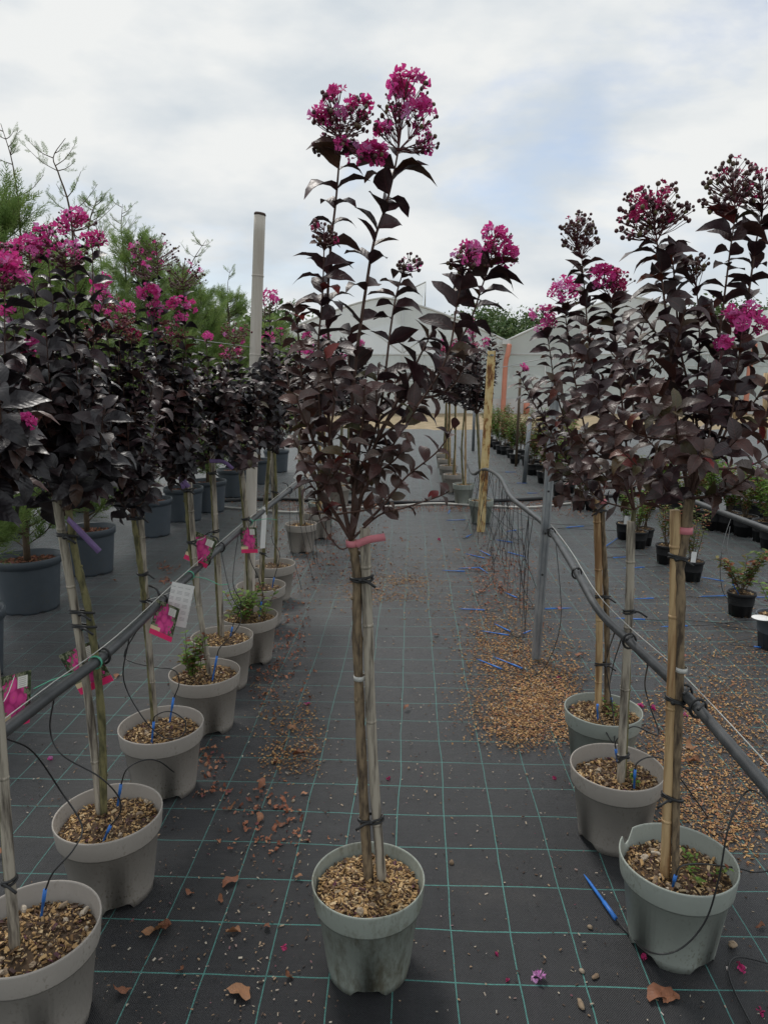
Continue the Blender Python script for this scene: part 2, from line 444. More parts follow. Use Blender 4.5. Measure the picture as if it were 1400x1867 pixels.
# back of the label: white with columns of small grey text
m_, n, l, b = newmat('label_back')
tc = n.new('ShaderNodeTexCoord')
sep = n.new('ShaderNodeSeparateXYZ')
l.new(tc.outputs['Generated'], sep.inputs[0])
gx, gz = sep.outputs[0], sep.outputs[2]
rows = mth(n, l, 'GREATER_THAN', mth(n, l, 'SINE', mth(n, l, 'MULTIPLY', gz, 210)), 0.1)
blk = mth(n, l, 'MULTIPLY', mth(n, l, 'GREATER_THAN', mth(n, l, 'SINE', mth(n, l, 'MULTIPLY', gx, 19)), -0.55), mth(n, l, 'GREATER_THAN', mth(n, l, 'SINE', mth(n, l, 'MULTIPLY', gz, 42)), -0.6))
reg = mth(n, l, 'MULTIPLY', mth(n, l, 'GREATER_THAN', gz, 0.12), mth(n, l, 'LESS_THAN', gz, 0.93))
k = mth(n, l, 'MULTIPLY', mth(n, l, 'MULTIPLY', rows, blk), reg)
c = mixc(n, l, mth(n, l, 'MULTIPLY', k, 0.6), (0.80, 0.80, 0.78), (0.30, 0.30, 0.30))
l.new(c, b.inputs['Base Color'])
b.inputs['Roughness'].default_value = 0.4

# ------------------------------------------------------------------ mesh building (all quads, numpy)
I4 = Matrix.Identity(4)
WM = {}


class MB:
    def __init__(s):
        s.V, s.F, s.M, s.R, s.L, s.n = [], [], [], [], [], 0

    def add(s, V, Fc, mi=0, rnd=None, loc=None):
        V = np.asarray(V, float).reshape(-1, 3)
        Fc = np.asarray(Fc, int).reshape(-1, 4)
        s.V.append(V)
        s.F.append(Fc + s.n)
        s.M.append(np.full(len(Fc), mi))
        s.R.append(np.zeros(len(V)) if rnd is None else np.broadcast_to(rnd, (len(V),)).astype(float))
        s.L.append(np.full((len(V), 2), 9.0) if loc is None else np.asarray(loc, float))
        s.n += len(V)
        return s

    def inst(s, T, mats, mi=0):
        """many copies of one template (V, F) placed by 4x4 matrices, one random value per copy"""
        V, Fc = T
        mats = np.asarray(mats, float)
        if len(mats) == 0:
            return s
        k, nv = len(mats), len(V)
        VV = np.einsum('kij,nj->kni', mats[:, :3, :3], V) + mats[:, None, :3, 3]
        FF = (Fc[None] + (np.arange(k) * nv)[:, None, None]).reshape(-1, 4)
        s.add(VV.reshape(-1, 3), FF, mi, np.repeat(rng.random(k), nv), np.tile(V[:, :2], (k, 1)))
        return s

    def tube(s, pts, rad, seg=8, mi=0, rnd=None, cap=True):
        pts = [Vector(p) for p in pts]
        k = len(pts)
        if not hasattr(rad, '__len__'):
            rad = [rad] * k
        rad = list(rad)
        tang = []
        for i in range(k):
            t = pts[min(i + 1, k - 1)] - pts[max(i - 1, 0)]
            tang.append(t.normalized() if t.length > 1e-9 else Vector((0, 0, 1)))
        ref = Vector((1, 0, 0)) if abs(tang[0].x) < 0.8 else Vector((0, 1, 0))
        if cap:
            pts = [pts[0]] + pts + [pts[-1]]
            tang = [tang[0]] + tang + [tang[-1]]
            rad = [rad[0] * 0.02] + rad + [rad[-1] * 0.02]
        V = []
        for p, t, r in zip(pts, tang, rad):
            u = (ref - t * ref.dot(t))
            u = u.normalized() if u.length > 1e-6 else t.orthogonal().normalized()
            ref = u
            w = t.cross(u)
            for j in range(seg):
                a = 2 * PI * j / seg
                V.append(p + (u * math.cos(a) + w * math.sin(a)) * r)
        Fc = []
        for i in range(len(pts) - 1):
            for j in range(seg):
                j2 = (j + 1) % seg
                Fc.append((i * seg + j, i * seg + j2, (i + 1) * seg + j2, (i + 1) * seg + j))
        return s.add(V, Fc, mi, rnd)

    def box(s, c, sz, rot=None, mi=0):
        V = BOX[0] * np.array(sz)
        if rot is not None:
            V = V @ np.array(rot.to_3x3()).T
        return s.add(V + np.array(c), BOX[1], mi)

    def mesh(s, name, mats, smooth=True):
        me = bpy.data.meshes.new(name)
        V = np.concatenate(s.V)
        Fc = np.concatenate(s.F)
        me.vertices.add(len(V))
        me.vertices.foreach_set('co', V.astype(np.float32).ravel())
        me.loops.add(Fc.size)
        me.loops.foreach_set('vertex_index', Fc.astype(np.int32).ravel())
        me.polygons.add(len(Fc))
        me.polygons.foreach_set('loop_start', (np.arange(len(Fc)) * 4).astype(np.int32))
        me.polygons.foreach_set('material_index', np.concatenate(s.M).astype(np.int32))
        me.polygons.foreach_set('use_smooth', np.full(len(Fc), smooth))
        R = np.concatenate(s.R)
        if R.any():
            at = me.attributes.new('rnd', 'FLOAT', 'POINT')
            at.data.foreach_set('value', R.astype(np.float32))
        L = np.concatenate(s.L)
        if (L < 8).any():
            at = me.attributes.new('leaf_xy', 'FLOAT_VECTOR', 'POINT')
            at.data.foreach_set('vector', np.column_stack([L, np.zeros(len(L))]).astype(np.float32).ravel())
        for m in ([mats] if isinstance(mats, str) else mats):
            me.materials.append(MATS[m])
        me.update(calc_edges=True)
        return me


BOX = (np.array([(x, y, z) for z in (-.5, .5) for y in (-.5, .5) for x in (-.5, .5)], float),
       np.array([(0, 2, 3, 1), (4, 5, 7, 6), (0, 1, 5, 4), (2, 6, 7, 3), (0, 4, 6, 2), (1, 3, 7, 5)]))


def put(name, me, parent=None, mw=I4, **kw):
    o = bpy.data.objects.new(name, me)
    col.objects.link(o)
    WM[o.name] = mw.copy()
    if parent is not None:
        o.parent = parent
        o.matrix_parent_inverse = WM[parent.name].inverted()
    o.matrix_basis = mw
    for k, v in kw.items():
        if v is not None:
            o[k] = v
    return o


def thing(name, loc, label, cat, group=None):
    return put(name, None, None, Matrix.Translation(Vector(loc)), label=label, category=cat, group=group)


def local(me, loc):
    """shift a mesh built in world coordinates so that its origin is loc"""
    me.transform(Matrix.Translation(-Vector(loc)))
    return Matrix.Translation(Vector(loc))


def crv(pts, n=24):
    """smooth curve through the points"""
    p = [Vector(q) for q in pts]
    if len(p) < 3:
        return [p[0].lerp(p[-1], i / (n - 1)) for i in range(n)]
    q = [p[0] * 2 - p[1]] + p + [p[-1] * 2 - p[-2]]
    out, ns = [], len(p) - 1
    for i in range(n):
        u = i / (n - 1) * ns
        k = min(int(u), ns - 1)
        t = u - k
        a, b_, c_, d = q[k], q[k + 1], q[k + 2], q[k + 3]
        out.append(0.5 * ((2 * b_) + (c_ - a) * t + (2 * a - 5 * b_ + 4 * c_ - d) * t * t + (3 * b_ - a - 3 * c_ + d) * t ** 3))
    return out


def lathe(profile, seg=48, bottom=None, top=None):
    """profile [(r,z)]; bottom(a) lifts the lowest ring, top(a, z) lowers the rim"""
    V, Fc = [], []
    for i, (r, z) in enumerate(profile):
        for j in range(seg):
            a = 2 * PI * j / seg
            zz = z
            if bottom and i <= 1:
                zz = max(z, bottom(a))
            if top:
                zz = top(a, zz)
            V.append((r * math.cos(a), r * math.sin(a), zz))
    k = len(profile)
    for i in range(k - 1):
        for j in range(seg):
            j2 = (j + 1) % seg
            Fc.append((i * seg + j, i * seg + j2, (i + 1) * seg + j2, (i + 1) * seg + j))
    return V, Fc


# ------------------------------------------------------------------ small templates
def leaf_template(seed, width, arch, fold, wave, rows=6):
    rr = random.Random(seed)
    V, Fc = [], []
    y = z = 0.0
    ph = rr.uniform(0, 6)
    for i in range(rows):
        t = i / (rows - 1)
        a = arch * 0.35 - arch * 1.3 * t
        if i:
            y += math.cos(a) / (rows - 1)
            z += math.sin(a) / (rows - 1)
        w = 0.012 + width * 0.5 * math.sin(PI * min(1, max(0, t ** 0.85))) ** 0.85
        if i == rows - 1:
            w = 0.008
        tw = rr.uniform(-0.12, 0.12)
        for sx in (-1, 0, 1):
            V.append((sx * w * math.cos(fold), y, z + abs(sx) * w * math.sin(fold) + sx * w * tw + abs(sx) * wave * math.sin(t * 9 + ph + sx) * (0 < i < rows - 1)))
    for i in range(rows - 1):
        for c_ in (0, 1):
            k = i * 3 + c_
            Fc.append((k, k + 1, k + 4, k + 3))
    return np.array(V), np.array(Fc)


LEAF_UP = [leaf_template(i, 0.50 + 0.05 * (i % 3), 0.55 + 0.28 * (i % 4), 0.30 + 0.12 * (i % 3), 0.035) for i in range(8)]
LEAF_LOW = [leaf_template(40 + i, 0.47 + 0.05 * (i % 3), 0.15 + 0.33 * (i % 4), 0.22 + 0.17 * (i % 3), 0.04) for i in range(9)]
LEAF_SMALL = [leaf_template(70 + i, 0.5, 0.4, 0.3, 0.0, rows=4) for i in range(3)]
def dry_template(seed):
    rr = random.Random(seed)
    T_ = leaf_template(seed, 0.42 + 0.22 * rr.random(), rr.uniform(-1.6, 1.6), rr.uniform(-.9, .9), 0.09, rows=10)
    V = T_[0].copy()
    V[:, 0] += 0.12 * np.sin(V[:, 1] * 5 + seed)
    V += np.array([[rr.gauss(0, .012) for _ in range(3)] for _ in V])
    V[:, 2] -= V[:, 2].min()
    V[:, 1] -= 0.5
    return V, T_[1]


DRY = [dry_template(90 + i) for i in range(8)]


def flower_template(seed):
    rr = random.Random(seed)
    V, Fc = [], []
    for k in range(7):
        a = 2 * PI * k / 7 + rr.uniform(-.2, .2)
        el = rr.uniform(-0.2, 0.9)
        b0 = len(V)
        for i, (r, w) in enumerate(((0.08, 0.05), (0.55, 0.16), (0.82, 0.42), (1.05, 0.36))):
            for sx in (-1, 0, 1):
                lat = sx * w + rr.uniform(-.06, .06) * i
                zz = r * math.sin(el) + (rr.uniform(-.24, .24) if i >= 2 else 0)
                rad = r * math.cos(el) - abs(sx) * 0.1 * (i == 3)
                V.append((rad * math.cos(a) - lat * math.sin(a), rad * math.sin(a) + lat * math.cos(a), zz))
        for i in range(3):
            for c_ in (0, 1):
                q = b0 + i * 3 + c_
                Fc.append((q, q + 1, q + 4, q + 3))
    return np.array(V), np.array(Fc)


FLOWER = [flower_template(i) for i in range(5)]


def ball_template(seg=6, rings=5, squash=1.1):
    V, Fc = [], []
    for i in range(rings):
        a = -PI / 2 * 0.97 + PI * 0.97 * i / (rings - 1)
        for j in range(seg):
            t = 2 * PI * j / seg
            V.append((math.cos(a) * math.cos(t), math.cos(a) * math.sin(t), math.sin(a) * squash))
    for i in range(rings - 1):
        for j in range(seg):
            j2 = (j + 1) % seg
            Fc.append((i * seg + j, i * seg + j2, (i + 1) * seg + j2, (i + 1) * seg + j))
    return np.array(V), np.array(Fc)


BALL = ball_template()
BALL8 = ball_template(9, 7, 1.0)
STONE = []
for _q in range(3):
    _rs = np.random.default_rng(_q)
    STONE.append((BALL8[0] * np.array(((1.3, .9, .6), (1.1, .75, .8), (1.5, .7, .6))[_q]) * (1 + _rs.normal(0, .13, (len(BALL8[0]), 1))), BALL8[1]))
CHIP = [(BOX[0] * np.array((1.0, 0.42, 0.2)) + np.array([(0, 0, 0.07 * (abs(v[0]) > 0.3) * (v[1] > 0)) for v in BOX[0]]), BOX[1]),
        (BOX[0] * np.array((1.0, 0.22, 0.16)) * np.where(BOX[0][:, :1] > 0, 0.75, 1.0), BOX[1]),
        (BOX[0] * np.array((0.8, 0.62, 0.12)) * np.where(BOX[0][:, 1:2] > 0, 0.6, 1.0), BOX[1])]


def frame(d, up, size=1.0, loc=(0, 0, 0)):
    """columns: side, along d, normal towards up"""
    d = Vector(d).normalized()
    zz = Vector(up) - d * Vector(up).dot(d)
    zz = zz.normalized() if zz.length > 1e-5 else d.orthogonal().normalized()
    xx = d.cross(zz)
    m = Matrix(((xx.x, d.x, zz.x, 0), (xx.y, d.y, zz.y, 0), (xx.z, d.z, zz.z, 0), (0, 0, 0, 1)))
    m = m @ Matrix.Scale(size, 4)
    m.translation = Vector(loc)
    return m


def rand_rot(size, loc, flat=0.0):
    d = Vector((rng.normal(), rng.normal(), rng.normal() * (1 - flat)))
    u = Vector((rng.normal() * (1 - flat), rng.normal() * (1 - flat), 1 if flat else rng.normal()))
    return frame(d, u, size, loc)


_meshes = {}


def shared(T, idx, mat, tag):
    key = (tag, idx, mat)
    if key not in _meshes:
        _meshes[key] = MB().add(T[idx][0], T[idx][1], 0, None, np.asarray(T[idx][0])[:, :2]).mesh(tag, mat)
    return _meshes[key]


# ================================================================== the setting
gm = MB()
gm.add([(-900, -60, -0.03), (900, -60, -0.03), (900, 1500, -0.03), (-900, 1500, -0.03)], [(0, 1, 2, 3)])
put('ground', gm.mesh('ground', 'earth_far'), kind='structure', label='open land around the nursery')
gm = MB()
N1 = 40
xs = np.linspace(-14, 16, 61)
ys = np.linspace(20.5, 46, 41)
V = [(x, y, -0.012 + 0.05 * rng.random() * (y > 21)) for y in ys for x in xs]
Fc = [(j * 61 + i, j * 61 + i + 1, (j + 1) * 61 + i + 1, (j + 1) * 61 + i) for j in range(40) for i in range(60)]
gm.add(V, Fc)
put('earth_strip', gm.mesh('earth_strip', 'earth'), kind='structure', label='strip of bare straw coloured earth before the greenhouse')
gm = MB()
xs = np.linspace(-10, 12, 89)
ys = np.linspace(-3, 21.2, 97)
V = [(x, y, 0.004 * math.sin(x * 2.1 + 0.6 * y) * math.sin(y * 1.7 + x) + rng.normal() * 0.0012) for y in ys for x in xs]
Fc = [(j * 89 + i, j * 89 + i + 1, (j + 1) * 89 + i + 1, (j + 1) * 89 + i) for j in range(96) for i in range(88)]
gm.add(V, Fc)
put('ground_cover_fabric', gm.mesh('ground_cover_fabric', 'ground_fabric'), kind='structure', label='black woven ground cover with teal grid threads')

# ------------------------------------------------------------------ pots
def pot_mesh(r, h, mat, rot=0.0, chip=None, seg=64, feet=4):
    rb = r * 0.735
    hc = h * 0.235
    prof = [(rb * 0.93, 0.0), (rb, 0.0), (rb + (r * 0.90 - rb) * 0.12, h * 0.09), (r * 0.905, h - hc), (r * 0.925, h - hc + 0.001), (r * 0.955, h - hc - 0.002), (r * 0.963, h - hc + 0.003),
            (r, h - 0.004), (r * 0.996, h), (r * 0.978, h + 0.0005), (r * 0.968, h - 0.004), (r * 0.915, h - hc), (r * 0.88, h - hc - 0.004), (r * 0.84, h * 0.5)]

    def bottom(a):
        q = ((a + rot) / (2 * PI) * feet) % 1.0
        d = abs(q - 0.5) / 0.24
        return 0.024 * math.sqrt(1 - d * d) if d < 1 else 0.0

    def top(a, z):
        if chip is None or z < h * 0.7:
            return z
        d = abs(((a - chip + PI) % (2 * PI)) - PI) / 0.17
        cut = 0.85 * h + 0.15 * h * min(1, d ** 3 * 1.1)
        return min(z, cut) if d < 1 else z
    mb = MB()
    V, Fc = lathe(prof, seg, bottom, top)
    mb.add(V, Fc)
    # closed floor inside the foot ring
    V, Fc = lathe([(0.002, 0.026), (rb * 0.97, 0.026)], seg)
    mb.add(V, Fc)
    return mb.mesh('pot', mat)


def soil_mesh(r, z, seg=24):
    mb = MB()
    V, Fc = [], []
    rings = [0.004, 0.25, 0.5, 0.75, 1.0]
    for i, q in enumerate(rings):
        for j in range(seg):
            a = 2 * PI * j / seg
            V.append((r * q * math.cos(a), r * q * math.sin(a), z + (1 - q * q) * 0.012 + (rng.normal() * 0.003 if i < 4 else 0)))
    for i in range(len(rings) - 1):
        for j in range(seg):
            j2 = (j + 1) % seg
            Fc.append((i * seg + j, i * seg + j2, (i + 1) * seg + j2, (i + 1) * seg + j))
    mb.add(V, Fc)
    return mb.mesh('soil', 'soil')


def mulch_mesh(r, z, n_chip, size, mat='chip', pebbles=0):
    mb = MB()
    n_chip = int(n_chip * 1.35)
    for q in range(3):
        ms = []
        for _ in range(n_chip // 3):
            a, rr_ = rng.random() * 2 * PI, r * math.sqrt(rng.random())
            zz = z - .002 + (1 - (rr_ / r) ** 2) * 0.012 + rng.random() * 0.008
            ms.append(np.array(rand_rot(size * (0.35 + 0.9 * rng.random() ** 2 * 1.4), (rr_ * math.cos(a), rr_ * math.sin(a), zz), 0.5)))
        mb.inst(CHIP[q], ms, 0)
    ms = []
    for _ in range(pebbles):
        a, rr_ = rng.random() * 2 * PI, r * (0.35 + 0.6 * rng.random())
        ms.append(np.array(rand_rot(0.004 + 0.007 * rng.random(), (rr_ * math.cos(a), rr_ * math.sin(a), z + 0.01), 0.2)))
    for q in range(3):
        mb.inst(STONE[q], ms[q::3], 1)
    return mb.mesh('mulch', [mat, 'pebble'], smooth=False)


SOILK = 0.86


def add_pot(root, loc, r, h, mat, rot=0.0, chip=None, n_chip=500, csize=0.0105, pebbles=0, depth=0.036, feet=4, seg=64, green=False):
    M = Matrix.Translation(Vector(loc))
    put('pot', pot_mesh(r, h, mat, rot, chip, seg, feet), root, M)
    zs = h - depth
    so = put('soil', soil_mesh(r * 0.915, zs), root, M)
    if n_chip:
        put('mulch', mulch_mesh(r * 0.89, zs + 0.004, n_chip, csize, 'chip', pebbles), so, M, kind='stuff')
    return zs


# ------------------------------------------------------------------ crape myrtles
LS = 1.3


class Crown:
    """collects the shoots, leaves and panicles of one tree"""

    def __init__(s, root, leaf_mats, ls=1.0):
        s.root, s.mats = root, leaf_mats
        s.wood = MB()
        s.leaves = []
        s.pan = []
        s.ls = ls
        s.paths = []

    def side(s, tip, fork):
        """path of a side shoot: leaves an older shoot part of the way up"""
        tip, best, bd = Vector(tip), Vector(fork), 1e9
        for p in s.paths[:9]:
            k = len(p)
            for j in range(int(k * .12), int(k * .55)):
                if p[j].z > tip.z - .06:
                    break
                d = (tip - p[j]).length + 0.25 * (p[j] - Vector(fork)).length + random.random() * .05
                if d < bd:
                    bd, best = d, p[j]
        d = tip - best
        return [best, best.lerp(tip, .45) + Vector((d.x * .10, d.y * .10, -abs(d.x) * .12)), tip]

    def shoot(s, path, r0=0.006, r1=0.0016, l0=0.045, l1=0.062, start=0.2, step=0.032, mat=0, tset=None, flat=0.6, skip=0.0, n=30):
        pts = crv(path, n)
        s.paths.append(pts)
        s.wood.tube(pts, [(r0 + (r1 - r0) * (i / (n - 1)) ** 0.6) * 0.78 for i in range(n)], 6)
        L = sum((pts[i + 1] - pts[i]).length for i in range(n - 1))
        start *= 0.8
        k = max(2, int(L * (1 - start) / (step * 0.95)))
        az = random.uniform(0, PI)
        for i in range(k):
            t = start + (1 - start) * (i + 0.5) / k
            u = t * (n - 1)
            j = min(int(u), n - 2)
            p = pts[j].lerp(pts[j + 1], u - j)
            T = (pts[min(j + 2, n - 1)] - pts[max(j - 1, 0)]).normalized()
            # leaf pairs: spread mostly across the row, turning a little from node to node
            if random.random() < flat:
                a0 = random.gauss(0, 0.5)
            else:
                az += 1.2
                a0 = az
            e1 = Vector((1, 0, 0)) - T * T.x
            e1 = e1.normalized() if e1.length > 0.1 else T.orthogonal().normalized()
            e2 = T.cross(e1)
            for sgn in (0, PI):
                if random.random() < skip:
                    continue
                a = a0 + sgn + random.gauss(0, 0.25)
                rad = e1 * math.cos(a) + e2 * math.sin(a)
                op = random.uniform(0.75, 1.35)
                d = T * math.cos(op) + rad * math.sin(op)
                d.z += random.gauss(0.05, 0.12)
                size = (l0 + (l1 - l0) * t) * random.uniform(0.75, 1.2) * LS * s.ls * (0.72 if t > 0.93 else 1)
                up = T * 0.9 + Vector((0, 0, 0.4)) + Vector((random.gauss(0, .5), random.gauss(-.25, .5), 0))
                q = p + T * random.uniform(-0.006, 0.006)
                s.leaves.append((frame(d, up, size, q), tset or ('U' if t > 0.45 else 'L'), mat))
        return pts

    def panicle(s, base, center, rx, rz, nf, nb, pm='petal', bm='bud', fsize=0.016, bsize=0.0042, stalk=None):
        """flower head: stalks from the shoot tip to blossoms (upper) and buds (lower and outside)"""
        base, center = Vector(base), Vector(center)
        mb = MB()
        top = center + Vector((0, 0, rz * 0.6))
        ax = crv([base, base.lerp(center, 0.6) + Vector((random.gauss(0, .004), random.gauss(0, .004), 0)), top], 8)
        mb.tube(ax, [0.0018 - 0.0010 * i / 7 for i in range(8)], 5)
        fl, bd = [], []
        for i in range(nf):
            while True:
                d = Vector((random.uniform(-1, 1), random.uniform(-1, 1), random.uniform(-1, 1)))
                if 0.25 < d.length < 1:
                    break
            if d.z < -0.2 and random.random() < 0.5:
                d.z = -d.z
            p = center + Vector((d.x * rx, d.y * rx, d.z * rz))
            if i % 6 == 5:
                continue
            fl.append(frame(Vector((random.gauss(0, 1), random.gauss(0, 1), random.gauss(0, .4))), d + Vector((0, 0, .3)), fsize * random.uniform(.6, 1.1), p))
            q = ax[min(7, max(0, int(4 + d.z * 3)))]
            if i % 2 == 0:
                mb.tube([q, q.lerp(p, 0.55) - Vector((0, 0, .004)), p], 0.0008, 4, cap=False)
        for i in range(int(nb * 1.5)):
            d = Vector((random.gauss(0, 1), random.gauss(0, 1), random.gauss(-0.15, 0.7))).normalized() * random.uniform(0.75, 1.2)
            p = center + Vector((d.x * rx, d.y * rx, d.z * rz))
            bd.append(frame(d, Vector((0, 0, 1)), bsize * random.uniform(.5, 1.15), p))
            q = ax[min(7, max(0, int(3.5 + d.z * 3)))]
            mb.tube([q, q.lerp(p, 0.5) - Vector((0, 0, .003)), p], 0.0007, 4, cap=False)
        s.pan.append((mb, fl, bd, pm, bm))

    def finish(s, max_leaf=300, wood_mat='twig_plum', single_flowers=True, fl_wood='twig_red'):
        crown = put('crown', s.wood.mesh('crown', wood_mat), s.root)
        sets = {'U': LEAF_UP, 'L': LEAF_LOW, 'S': LEAF_SMALL}

        def key(lf):
            p = lf[0].translation
            x, y = proj(p)
            inside = -30 < x < W + 30 and -30 < y < H + 30
            return ((p - CAMP).length / max(0.3, lf[0].to_scale().x / 0.05)) + (0 if inside else 100)
        s.leaves.sort(key=key)
        near, rest = s.leaves[:max_leaf], s.leaves[max_leaf:]
        for M, st, mt in near:
            k = random.randrange(len(sets[st]))
            put('leaf', shared(sets[st], k, s.mats[mt], 'leaf_' + st), crown, M)
        if rest:
            mb = MB()
            by = {}
            for M, st, mt in rest:
                by.setdefault((st, random.randrange(len(sets[st])), mt), []).append(np.array(M))
            for (st, k, mt), ms in by.items():
                mb.inst(sets[st][k], ms, mt)
            put('foliage', mb.mesh('foliage', s.mats), crown, kind='stuff')
        for mb, fl, bd, pm, bm in s.pan:
            c0 = sum((m.translation for m in fl + bd), Vector()) / max(1, len(fl) + len(bd))
            if single_flowers:
                me = mb.mesh('flower_panicle', fl_wood)
                po = put('flower_panicle', me, s.root)
                for m in fl:
                    put('flower', shared(FLOWER, random.randrange(5), pm, 'flower'), po, m)
                if bd:
                    b2 = MB()
                    b2.inst(BALL, [np.array(m) for m in bd])
                    put('flower_buds', b2.mesh('flower_buds', bm), po, kind='stuff')
            else:
                for k in range(5):
                    mb.inst(FLOWER[k], [np.array(m) for m in fl[k::5]], 1)
                mb.inst(BALL, [np.array(m) for m in bd], 2)
                put('flower_panicle', mb.mesh('flower_panicle', [fl_wood, pm, bm]), s.root)
        return crown


def stem_parts(root, stem, stake, stem_r, stake_r, stem_mat='stem_bark', stake_mat='stake_grey', knots=True, r_top=None):
    n = 26
    p = crv(stem, n)
    mb = MB()
    r_top = r_top or stem_r * 0.8
    mb.tube(p, [stem_r + (r_top - stem_r) * i / (n - 1) + 0.0009 * math.sin(i * 2.3) + (0.0012 if i % 5 == 2 else 0) for i in range(n)], 10)
    if knots:
        ms = []
        for i in range(3, n - 2, 3):
            a = random.uniform(0, 2 * PI)
            ms.append(np.array(rand_rot(stem_r * 0.42, p[i] + Vector((math.cos(a), math.sin(a), 0)) * stem_r * 0.85)))
        mb.inst(BALL, ms)
    put('trunk', mb.mesh('trunk', stem_mat), root)
    so = None
    if stake:
        q = crv(stake, 22)
        L = sum((q[i + 1] - q[i]).length for i in range(21))
        rr_ = []
        for i in range(22):
            rr_.append(stake_r * (1.0 + 0.03 * math.sin(i * 1.7)))
        mb = MB()
        mb.tube(q, rr_, 10)
        for t in (0.18, 0.42, 0.66, 0.88):         # cane nodes
            k = int(t * 21)
            dd = (q[k + 1] - q[k]).normalized() * 0.004
            mb.tube([q[k] - dd, q[k], q[k] + dd], [stake_r * 1.02, stake_r * 1.13, stake_r * 1.02], 10)
        so = put('stake', mb.mesh('stake', stake_mat), root)
    return p, (crv(stake, 22) if stake else None), so


def tie(root, a, b_, ra, rb, mat='rubber', thick=0.003, tail=True, name='tie', turns=2, name_parent=None):
    """a band round stem and stake, with a loose end"""
    a, b_ = Vector(a), Vector(b_)
    c = (a + b_) / 2
    d = (b_ - a)
    d.z = 0
    half = d.length / 2
    e1 = d.normalized() if d.length > 1e-4 else Vector((1, 0, 0))
    e2 = Vector((-e1.y, e1.x, 0))
    R = max(ra, rb) + thick * 0.8
    mb = MB()
    for t in range(turns):
        pts = []
        for i in range(21):
            g = 2 * PI * i / 20
            pts.append(c + e1 * math.cos(g) * (half + R) + e2 * math.sin(g) * R + Vector((0, 0, 0.004 * math.sin(g + t) + t * thick * 1.7)))
        mb.tube(pts, thick, 6, cap=False)
    if tail:
        s0 = c - e2 * R if (c - e2 * R).y < c.y else c + e2 * R
        sx = random.choice((-1, 1, 1))
        mb.tube(crv([s0, s0 + Vector((0.012 * sx, -0.008, 0.002)), s0 + Vector((0.034 * sx, -0.012, -0.012))], 6), thick * 1.05, 6)
        mb.inst(BALL, [np.array(rand_rot(thick * 1.9, s0))])
    put(name, mb.mesh(name, mat), root)


def ribbon(root, pts, width, mat, name):
    mb = MB()
    p = crv(pts, 10)
    V, Fc = [], []
    for i, q in enumerate(p):
        t = (p[min(i + 1, 9)] - p[max(i - 1, 0)]).normalized()
        wv_ = Vector((0, 0, 1)) - t * t.z
        wv_ = wv_.normalized() if wv_.length > .05 else Vector((1, 0, 0))
        nn = t.cross(wv_) * 0.0006
        for s1, s2 in ((1, 1), (-1, 1), (-1, -1), (1, -1)):
            V.append(q + wv_ * width / 2 * s1 + nn * s2)
    for i in range(9):
        for j in range(4):
            Fc.append((i * 4 + j, i * 4 + (j + 1) % 4, i * 4 + 4 + (j + 1) % 4, i * 4 + 4 + j))
    mb.add(V, Fc)
    put(name, mb.mesh(name, mat), root)


def band(root, c, r, width, mat, name):
    mb = MB()
    c = Vector(c)
    V, Fc = lathe([(r, -width / 2), (r + .0006, -width / 2), (r + .0006, width / 2), (r, width / 2)], 20)
    mb.add(np.array(V) + np.array(c), Fc)
    put(name, mb.mesh(name, mat), root)


def pxs(lst, Y, dy=0.0):
    k = len(lst)
    return [P(x, y, Y + dy * i / max(1, k - 1)) for i, (x, y) in enumerate(lst)]


def pot_center(x0, x1, yb, yf, h):
    c = (G((x0 + x1) / 2, yb, h) + G((x0 + x1) / 2, yf, h)) / 2
    return Vector((c.x, c.y, 0))


def fills(cr, fork, Y, rect, n, l0, l1, depth=0.16, step=0.03, mats=(0,), r0=0.004, start=0.3, flat=0.35, up=0.35):
    x0, y0, x1, y1 = rect
    for i in range(n):
        while True:
            u, v = random.uniform(-1, 1), random.uniform(-1, 1)
            if u * u + v * v < 1.15:
                break
        px_, py_ = (x0 + x1) / 2 + u * (x1 - x0) / 2, (y0 + y1) / 2 + v * (y1 - y0) / 2
        dy = random.gauss(0, depth * 0.6)
        tip = P(px_, py_, Y + dy)
        f = Vector(fork)
        mid = f.lerp(tip, 0.5) + Vector(((tip.x - f.x) * 0.22, (tip.y - f.y) * 0.22, -abs(tip.x - f.x) * 0.15))
        pth = [f, f.lerp(mid, 0.5) + Vector((random.gauss(0, .008), random.gauss(0, .008), 0)), mid, tip]
        if len(cr.paths) >= 6:
            pth = cr.side(tip, f)
        cr.shoot(pth, r0, 0.0013, l0, l1, start if len(pth) == 4 else .15, step, random.choice(mats), None, flat)


TREES = {}


